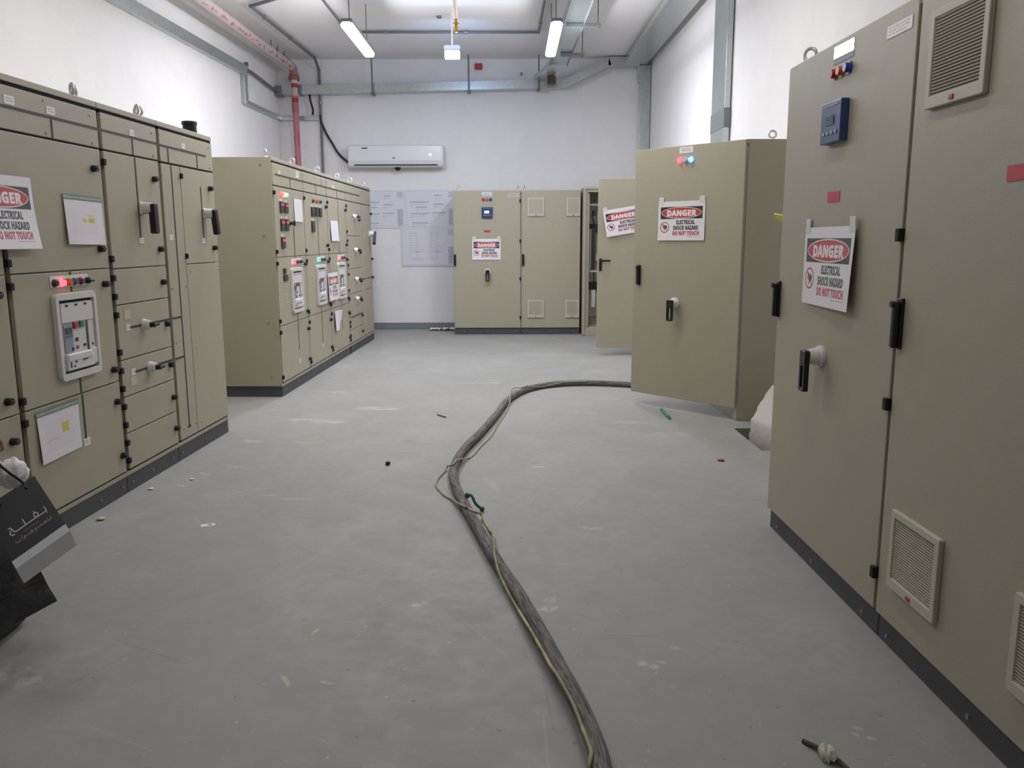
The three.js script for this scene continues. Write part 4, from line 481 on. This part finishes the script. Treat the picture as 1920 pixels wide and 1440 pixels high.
{ const g = thing('paper_tag', 'small white tag on the floor near the bags', 'scrap', [-1.581, .0012, -4.09], .4, litter); P(g, 'card', rb(.07, .0016, .045, 0, 0, 0, .0007), M.paper); P(g, 'hole_mark', rb(.02, .0006, .012, .008, .001, 0, .0002), M.darkGrey); }
scrap('paper_scrap', 'white chip by the plinth of the near row', -2.15, -4.72, .016, M.paper, .3, litter); scrap('plaster_chip', 'grey chip by the plinth of the near row near the bags', -2.18, -4.18, .02, M.plaster, .4, litter); scrap('plaster_chip', 'tiny white chip on the floor before the near row', -1.98, -4.92, .014, M.paper, .3, litter);
{ const g = thing('broken_stick', 'brown stick ending in a pale plaster lump on the floor', 'stick', [.885, 0, -2.13], 0); P(g, 'stick', tube([[-.035, .006, -.07], [-.015, .010, -.04], [.012, .012, -.005], [.03, .012, .04], [.045, .010, .09]], .007, 24, 8), M.brown); const s = new THREE.IcosahedronGeometry(.026, 3), p = s.attributes.position; for (let i = 0; i < p.count; i++) { const k = 1 + .3 * noise(p.getX(i) * 50, p.getZ(i) * 50 + p.getY(i) * 30); p.setXYZ(i, p.getX(i) * k * .8, p.getY(i) * k * .8, p.getZ(i) * k * 1.25); } s.computeVertexNormals(); P(g, 'lump', s.translate(.006, .019, .008), M.plaster, 'pale plaster lump'); }
{ // crumpled cloth by the end wall
  const g = new THREE.PlaneGeometry(.42, .22, 30, 18).rotateX(-Math.PI / 2), p = g.attributes.position; for (let i = 0; i < p.count; i++) { const x = p.getX(i), z = p.getZ(i); p.setY(i, .012 + .03 * Math.abs(noise(x * 9, z * 9)) + .015 * Math.abs(noise(x * 25, z * 25)) * (1 - Math.abs(x) / .25)); } const q = g.clone().translate(0, -.006, 0); q.index.array.reverse(); const m = merge(g, q); m.computeVertexNormals(); solo('white_rag', m.translate(-1.14, .002, -13.5), M.paper, 'crumpled white rag on the floor by the skirting', 'rag'); }
{ // plastic sheet slumped over the open trench
  const rows = [[[2.02, .34, -6.30], [2.10, .32, -6.10], [2.2, .28, -5.86]], [[1.91, .225, -6.20], [1.99, .215, -6.00], [2.09, .18, -5.78]], [[1.815, .115, -6.10], [1.885, .105, -5.92], [1.98, .09, -5.72]], [[1.80, -.02, -6.09], [1.86, -.04, -5.90], [1.95, -.06, -5.69]], [[1.83, -.30, -6.06], [1.88, -.30, -5.88], [1.95, -.30, -5.70]]];
  const nu = 16, nv = 24, pos = [], idx = []; const cs = [0, 1, 2].map(c => new THREE.CatmullRomCurve3(rows.map(r => V(...r[c])), false, 'catmullrom', .3));
  for (let j = 0; j <= nv; j++) { const c = new THREE.CatmullRomCurve3(cs.map(q => q.getPoint(j / nv))); for (let i = 0; i <= nu; i++) { const q = c.getPoint(i / nu); const d = .008 * noise(i * .5, j * .35); pos.push(q.x + d, q.y + d * .5, q.z + d); } }
  for (const off of [0, (nu + 1) * (nv + 1)]) for (let j = 0; j < nv; j++) for (let i = 0; i < nu; i++) { const a = off + j * (nu + 1) + i, b = a + nu + 1; if (off) idx.push(a, a + 1, b, b, a + 1, b + 1); else idx.push(a, b, a + 1, b, b + 1, a + 1); }
  const n0 = pos.length; for (let i = 0; i < n0; i += 3) pos.push(pos[i] + .004, pos[i + 1] - .003, pos[i + 2] - .002);
  const g = new THREE.BufferGeometry(); g.setAttribute('position', new THREE.Float32BufferAttribute(pos, 3)); g.setIndex(idx); g.computeVertexNormals(); solo('plastic_sheet', g, std({ color: 0xbdb8b2, roughness: .55 }), 'pale plastic sheet slumped over the open floor trench', 'sheet'); }
for (const [x, y, z, s] of [[1.80, -.335, -5.72, .03], [1.84, -.335, -5.75, .024], [1.88, -.335, -5.69, .03], [1.79, -.34, -5.80, .02]]) { const g = new THREE.IcosahedronGeometry(s, 1), p = g.attributes.position; for (let i = 0; i < p.count; i++) { const k = 1 + .25 * noise(p.getX(i) * 40 + x * 9, p.getY(i) * 40 + p.getZ(i) * 33); p.setXYZ(i, p.getX(i) * k, p.getY(i) * k * .8, p.getZ(i) * k); } const m = mergeVertices(g); m.computeVertexNormals(); solo('rubble_stone', m.translate(x, y + s * .3, z), std({ color: 0xc9b3a4, roughness: .9 }), 'pale lump of rubble in the open floor trench', 'stone', 'rubble in the trench'); }

// ------------------------------------------------------------------ bags held just beside the camera's view, and the person holding them
function basisGroup(name, label, cat, o, X, Y, Z, group) { const g = thing(name, label, cat, o, 0, group); g.quaternion.setFromRotationMatrix(new THREE.Matrix4().makeBasis(V(...X).normalize(), V(...Y).normalize(), V(...Z).normalize())); return g; }
const bagFace = canvasTex(640, 700, (k, W, H) => {
  k.fillStyle = '#19181b'; k.fillRect(0, 0, W, H); k.fillStyle = '#cfced2'; k.fillRect(0, H * (1 - .12), W, H * .12);
  for (let i = 0; i < 40; i++) { k.fillStyle = `rgba(${rnd() < .5 ? 255 : 120},${200},${205},${rr(.02, .08)})`; k.fillRect(rnd() * W, H * .88, rr(10, 90), H * .12); }
  const L = (pts, lw, c = '#c9c4bd') => { k.strokeStyle = c; k.lineWidth = lw; k.lineCap = k.lineJoin = 'round'; k.beginPath(); pts.forEach(([a, b], i) => i ? k.lineTo(a * W, (1 - b) * H) : k.moveTo(a * W, (1 - b) * H)); k.stroke(); };
  L([[.861, .513], [.863, .455], [.850, .444], [.668, .450], [.482, .447], [.286, .446], [.266, .462], [.257, .499], [.243, .531], [.210, .540]], 11); L([[.257, .499], [.211, .491], [.196, .457], [.212, .423], [.251, .422]], 11); L([[.681, .550], [.684, .520]], 9); L([[.468, .545], [.476, .449]], 11); L([[.859, .422], [.862, .419]], 9);
  k.lineWidth = 11; k.beginPath(); k.arc(.686 * W, (1 - .487) * H, 23, 0, 7); k.stroke();
  const c = '#8d8984'; L([[.401, .381], [.670, .382]], 4, c); L([[.858, .350], [.861, .308], [.807, .310], [.728, .312], [.682, .310], [.567, .312]], 8, c); L([[.803, .349], [.806, .315]], 7, c); L([[.759, .325], [.740, .335], [.727, .312]], 8, c); L([[.682, .310], [.663, .328], [.65, .318]], 7, c); L([[.575, .318], [.560, .330], [.556, .312], [.566, .283]], 8, c); k.beginPath(); k.arc(.506 * W, (1 - .315) * H, 12, 0, 7); k.stroke(); L([[.490, .304], [.43, .306], [.369, .310], [.363, .330], [.349, .275]], 8, c); L([[.326, .350], [.327, .299]], 7, c); L([[.294, .316], [.285, .302], [.250, .298], [.211, .302], [.201, .325]], 8, c);
});
{ const g = thing('paper_bag', 'black paper carrier bag with silver script and a silver base', 'bag', [-1.454, .514, -2.429], 0, 'carrier bags held at the side');
  const O = V(-1.454, .514, -2.429), X = V(.5817, .4235, -.6944).normalize(), Z = V(.1621, .7763, .6092).normalize(), w = .18, FR = V(-1.4018, .5522, -2.4918).sub(O), FL = FR.clone().addScaledVector(X, -w), TR = V(-1.5667, .6987, -2.6088).sub(O), TL = TR.clone().addScaledVector(X, -w);
  const at = (a, b, c) => { const p = FL.clone().lerp(FR, a), q = TL.clone().lerp(TR, a); return p.lerp(q, b).addScaledVector(Z, -c * (.09 - .04 * b)); };   // a across, b up, c from front to back
  function skin(f, n, m, off) { const pos = [], uv = [], idx = []; for (let j = 0; j <= m; j++) for (let i = 0; i <= n; i++) { const p = f(i / n, j / m); pos.push(p.x, p.y, p.z); uv.push(i / n, j / m); } for (let j = 0; j < m; j++) for (let i = 0; i < n; i++) { const a = j * (n + 1) + i, b = a + n + 1; idx.push(a, a + 1, b, b, a + 1, b + 1); } const s = new THREE.BufferGeometry(); s.setAttribute('position', new THREE.Float32BufferAttribute(pos, 3)); s.setAttribute('uv', new THREE.Float32BufferAttribute(uv, 2)); s.setIndex(idx); s.computeVertexNormals(); return s; }
  const bk = std({ color: 0x1b1a1d, roughness: .5, side: THREE.DoubleSide }), sv = std({ color: 0xdddde0, roughness: .35, metalness: .1, side: THREE.DoubleSide });
  P(g, 'bag_side', merge(skin((a, b) => at(1, .12 + b * .88, a), 4, 8), skin((a, b) => at(0, .12 + b * .88, 1 - a), 4, 8), skin((a, b) => at(1 - a, .12 + b * .88, 1), 4, 8), skin((a, b) => at(a, .12 + b * .88, .012), 4, 8)), bk);
  P(g, 'bag_base', merge(skin((a, b) => at(1, b * .12, a), 4, 2), skin((a, b) => at(0, b * .12, 1 - a), 4, 2), skin((a, b) => at(1 - a, b * .12, 1), 4, 2), skin((a, b) => at(a, 0, 1 - b), 6, 4), skin((a, b) => at(a, b * .12, .012), 4, 2)), sv, 'silver base');
  P(g, 'printed_face', skin((a, b) => at(a, b, 0), 8, 8), std({ map: bagFace, roughness: .5 })); P(g, 'fold', bar(at(0, .002, 0).toArray(), at(1, .002, 0).toArray(), .0014, 6), std({ color: 0xdcdbde, roughness: .35 }));
  const hand = V(-1.675, .795, -2.55).sub(O); for (const a of [.30, .78]) { const s = at(a, .9, -.02), m = at(a, 1.02, -.03); P(g, 'rope_handle', tube([s.toArray(), m.toArray(), m.clone().lerp(hand, .5).add(V(.006, -.004, .01)).toArray(), hand.toArray()], .0042, 24, 8), M.black); } }
{ const g = basisGroup('paper_bag', 'larger plain black glossy bag hanging below the silver script bag', 'bag', [-1.631, .1865, -2.773], [.5625, .1944, -.8036], [-.4737, .8724, -.1205], [.6776, .4484, .5828], 'carrier bags held at the side');
  const w = .32, h = .40, d = .09, bk = phy({ color: 0x151416, roughness: .42, clearcoat: .25, bumpMap: plasterBump, bumpScale: .0012 });
  const fr = new THREE.BoxGeometry(w, h, d, 12, 16, 2), p = fr.attributes.position; for (let i = 0; i < p.count; i++) { const x = p.getX(i), y = p.getY(i); const t = (y + h / 2) / h; p.setZ(i, p.getZ(i) * (1 - .5 * t) + .006 * noise(x * 14, y * 18)); p.setX(i, x * (1 + .06 * t)); } fr.computeVertexNormals(); P(g, 'bag_body', fr.translate(-w / 2, h / 2, -d / 2), bk); P(g, 'fold', span(-w + .005, -.004, .098, .1015, -.004, -.0005, 0), M.darkGrey); P(g, 'rope_handle', tube([[-.12, h - .02, -.04], [-.09, h + .08, -.035], [-.02, h + .16, -.03]], .004, 20, 8), M.black); }
{ const g = new THREE.IcosahedronGeometry(.046, 5), p = g.attributes.position; for (let i = 0; i < p.count; i++) { const v = V(p.getX(i), p.getY(i), p.getZ(i)), n = v.clone().normalize(); const k = 1 + .22 * noise(n.x * 2.2 + 3, n.y * 2.2 + n.z * 1.7) + .10 * Math.abs(noise(n.x * 6, n.y * 6 + n.z * 5)); p.setXYZ(i, v.x * k * 1.0, v.y * k * 1.05, v.z * k * .8); } const m = mergeVertices(g); m.computeVertexNormals(); const t = thing('plastic_bag', 'crumpled white plastic bag behind the silver script bag', 'bag', [-1.672, .690, -2.665], 0, 'carrier bags held at the side'); P(t, 'bag_body', m, std({ color: 0xf1eff0, roughness: .5 })); P(t, 'handle_loop', tube([[-.02, .03, .02], [-.015, .07, .06], [.006, .115, .10], [-.012, .13, .115]], .008, 20, 8), std({ color: 0xf1eff0, roughness: .5 })); }

// the person: one continuous figure, mostly beside the frame; only the grip reaches its edge
{
  const bones = [], B = (a, b, r0, r1, c) => bones.push({ a, b, r0, r1, c });
  const skin = [.30, .17, .11], shirt = [.42, .46, .52], pants = [.05, .055, .075], hair = [.02, .018, .016], shoe = [.03, .028, .026];
  const cx = -2.02, cz = -2.78;
  B([cx, 1.63, cz - .01], [cx, 1.66, cz + .01], .088, .095, skin); B([cx, 1.56, cz - .045], [cx, 1.60, cz - .03], .055, .07, skin); B([cx, 1.60, cz - .10], [cx, 1.585, cz - .118], .014, .018, skin); for (const s of [-1, 1]) B([cx + s * .085, 1.60, cz + .005], [cx + s * .09, 1.635, cz + .012], .014, .018, skin);
  B([cx, 1.70, cz + .02], [cx, 1.665, cz + .055], .078, .07, hair); B([cx, 1.42, cz], [cx, 1.55, cz], .055, .052, skin);
  B([cx - .13, 1.38, cz], [cx + .13, 1.38, cz], .075, .075, shirt); B([cx, 1.33, cz], [cx, 1.06, cz], .135, .125, shirt); B([cx - .07, 1.30, cz], [cx - .06, 1.02, cz], .10, .095, shirt); B([cx + .07, 1.30, cz], [cx + .06, 1.02, cz], .10, .095, shirt);
  B([cx - .07, .96, cz], [cx + .07, .96, cz], .115, .115, pants);
  for (const s of [-1, 1]) { B([cx + s * .09, .92, cz], [cx + s * .10, .50, cz - .02 * s], .088, .060, pants); B([cx + s * .10, .50, cz - .02 * s], [cx + s * .105, .09, cz - .04 * s], .058, .046, pants); B([cx + s * .105, .055, cz - .04 * s + .03], [cx + s * .11, .045, cz - .04 * s - .15], .05, .040, shoe); }
  B([cx - .17, 1.37, cz], [cx - .21, 1.08, cz], .056, .048, shirt); B([cx - .21, 1.08, cz], [cx - .20, .84, cz - .05], .042, .030, skin); B([cx - .20, .82, cz - .05], [cx - .195, .74, cz - .06], .032, .028, skin);
  B([cx + .17, 1.37, cz], [-1.80, 1.10, -2.72], .056, .047, shirt); B([-1.80, 1.10, -2.72], [-1.725, .885, -2.60], .042, .030, skin);
  const handB = [], HB = (a, b, r0, r1) => handB.push({ a, b, r0, r1, c: skin }); const hx = -1.695, hy = .81, hz = -2.555;
  HB([-1.725, .885, -2.60], [hx - .012, hy + .03, hz - .02], .030, .030); HB([hx - .016, hy + .03, hz - .045], [hx - .014, hy, hz - .045], .020, .018); HB([hx - .012, hy + .03, hz + .015], [hx - .010, hy + .002, hz + .015], .020, .018); HB([hx - .014, hy + .02, hz - .03], [hx - .012, hy + .01, hz + .01], .022, .022);
  [[-.048, .92], [-.025, 1], [-.002, 1.02], [.02, .88]].forEach(([q, k]) => { HB([hx - .01, hy - .002, hz + q], [hx + .012 * k, hy - .026 * k, hz + q], .0098, .0092); HB([hx + .012 * k, hy - .026 * k, hz + q], [hx + .036 * k, hy - .018 * k, hz + q], .0092, .0086); HB([hx + .036 * k, hy - .018 * k, hz + q], [hx + .036 * k, hy + .006 * k, hz + q], .0086, .0080); });
  HB([hx - .004, hy + .022, hz + .022], [hx + .018, hy + .012, hz + .034], .013, .011); HB([hx + .018, hy + .012, hz + .034], [hx + .036, hy - .006, hz + .024], .011, .0095);
  function field(bs, o, half, res, k) {
    const mc = new MarchingCubes(res, new THREE.MeshBasicMaterial(), false, false, 400000); mc.isolation = 0; const f = mc.field;
    for (let z = 0; z < res; z++) for (let y = 0; y < res; y++) for (let x = 0; x < res; x++) {
      const px = o[0] + (x - res / 2) / (res / 2) * half, py = o[1] + (y - res / 2) / (res / 2) * half, pz = o[2] + (z - res / 2) / (res / 2) * half; let acc = 1;
      for (const b of bs) { const dx = b.b[0] - b.a[0], dy = b.b[1] - b.a[1], dz = b.b[2] - b.a[2], l = dx * dx + dy * dy + dz * dz || 1e-9; let t = ((px - b.a[0]) * dx + (py - b.a[1]) * dy + (pz - b.a[2]) * dz) / l; t = t < 0 ? 0 : t > 1 ? 1 : t; const ex = px - b.a[0] - dx * t, ey = py - b.a[1] - dy * t, ez = pz - b.a[2] - dz * t; const d = Math.sqrt(ex * ex + ey * ey + ez * ez) - b.r0 - (b.r1 - b.r0) * t; const h = Math.max(k - Math.abs(acc - d), 0) / k; acc = Math.min(acc, d) - h * h * k * .25; }
      f[x + y * res + z * res * res] = -acc;
    }
    mc.update(); const n = mc.count, pos = new Float32Array(n * 3), col = new Float32Array(n * 3);
    for (let i = 0; i < n; i++) { const p = [0, 1, 2].map(q => o[q] + mc.positionArray[3 * i + q] * half); pos.set(p, 3 * i); let best = 9, c = skin; for (const b of bs) { const dx = b.b[0] - b.a[0], dy = b.b[1] - b.a[1], dz = b.b[2] - b.a[2], l = dx * dx + dy * dy + dz * dz || 1e-9; let t = ((p[0] - b.a[0]) * dx + (p[1] - b.a[1]) * dy + (p[2] - b.a[2]) * dz) / l; t = Math.max(0, Math.min(1, t)); const d = Math.hypot(p[0] - b.a[0] - dx * t, p[1] - b.a[1] - dy * t, p[2] - b.a[2] - dz * t) - b.r0 - (b.r1 - b.r0) * t; if (d < best) { best = d; c = b.c; } } col.set(c, 3 * i); }
    const g = new THREE.BufferGeometry(); g.setAttribute('position', new THREE.BufferAttribute(pos, 3)); g.setAttribute('color', new THREE.BufferAttribute(col, 3)); return g;
  }
  const geo = mergeVertices(mergeGeometries([field(bones, [cx, .88, cz], .95, 128, .035), field(handB, [hx - .01, hy + .02, hz - .01], .10, 64, .008)]), 1e-5); geo.computeVertexNormals();
  solo('person', geo, std({ vertexColors: true, roughness: .75 }), 'person holding the ropes of the carrier bags, only fingertips in view', 'person');
}
for (const o of scene.children) o.traverse?.((m) => { if (m.isMesh) { m.castShadow = true; m.receiveShadow = true; } });
renderer.render(scene, camera);
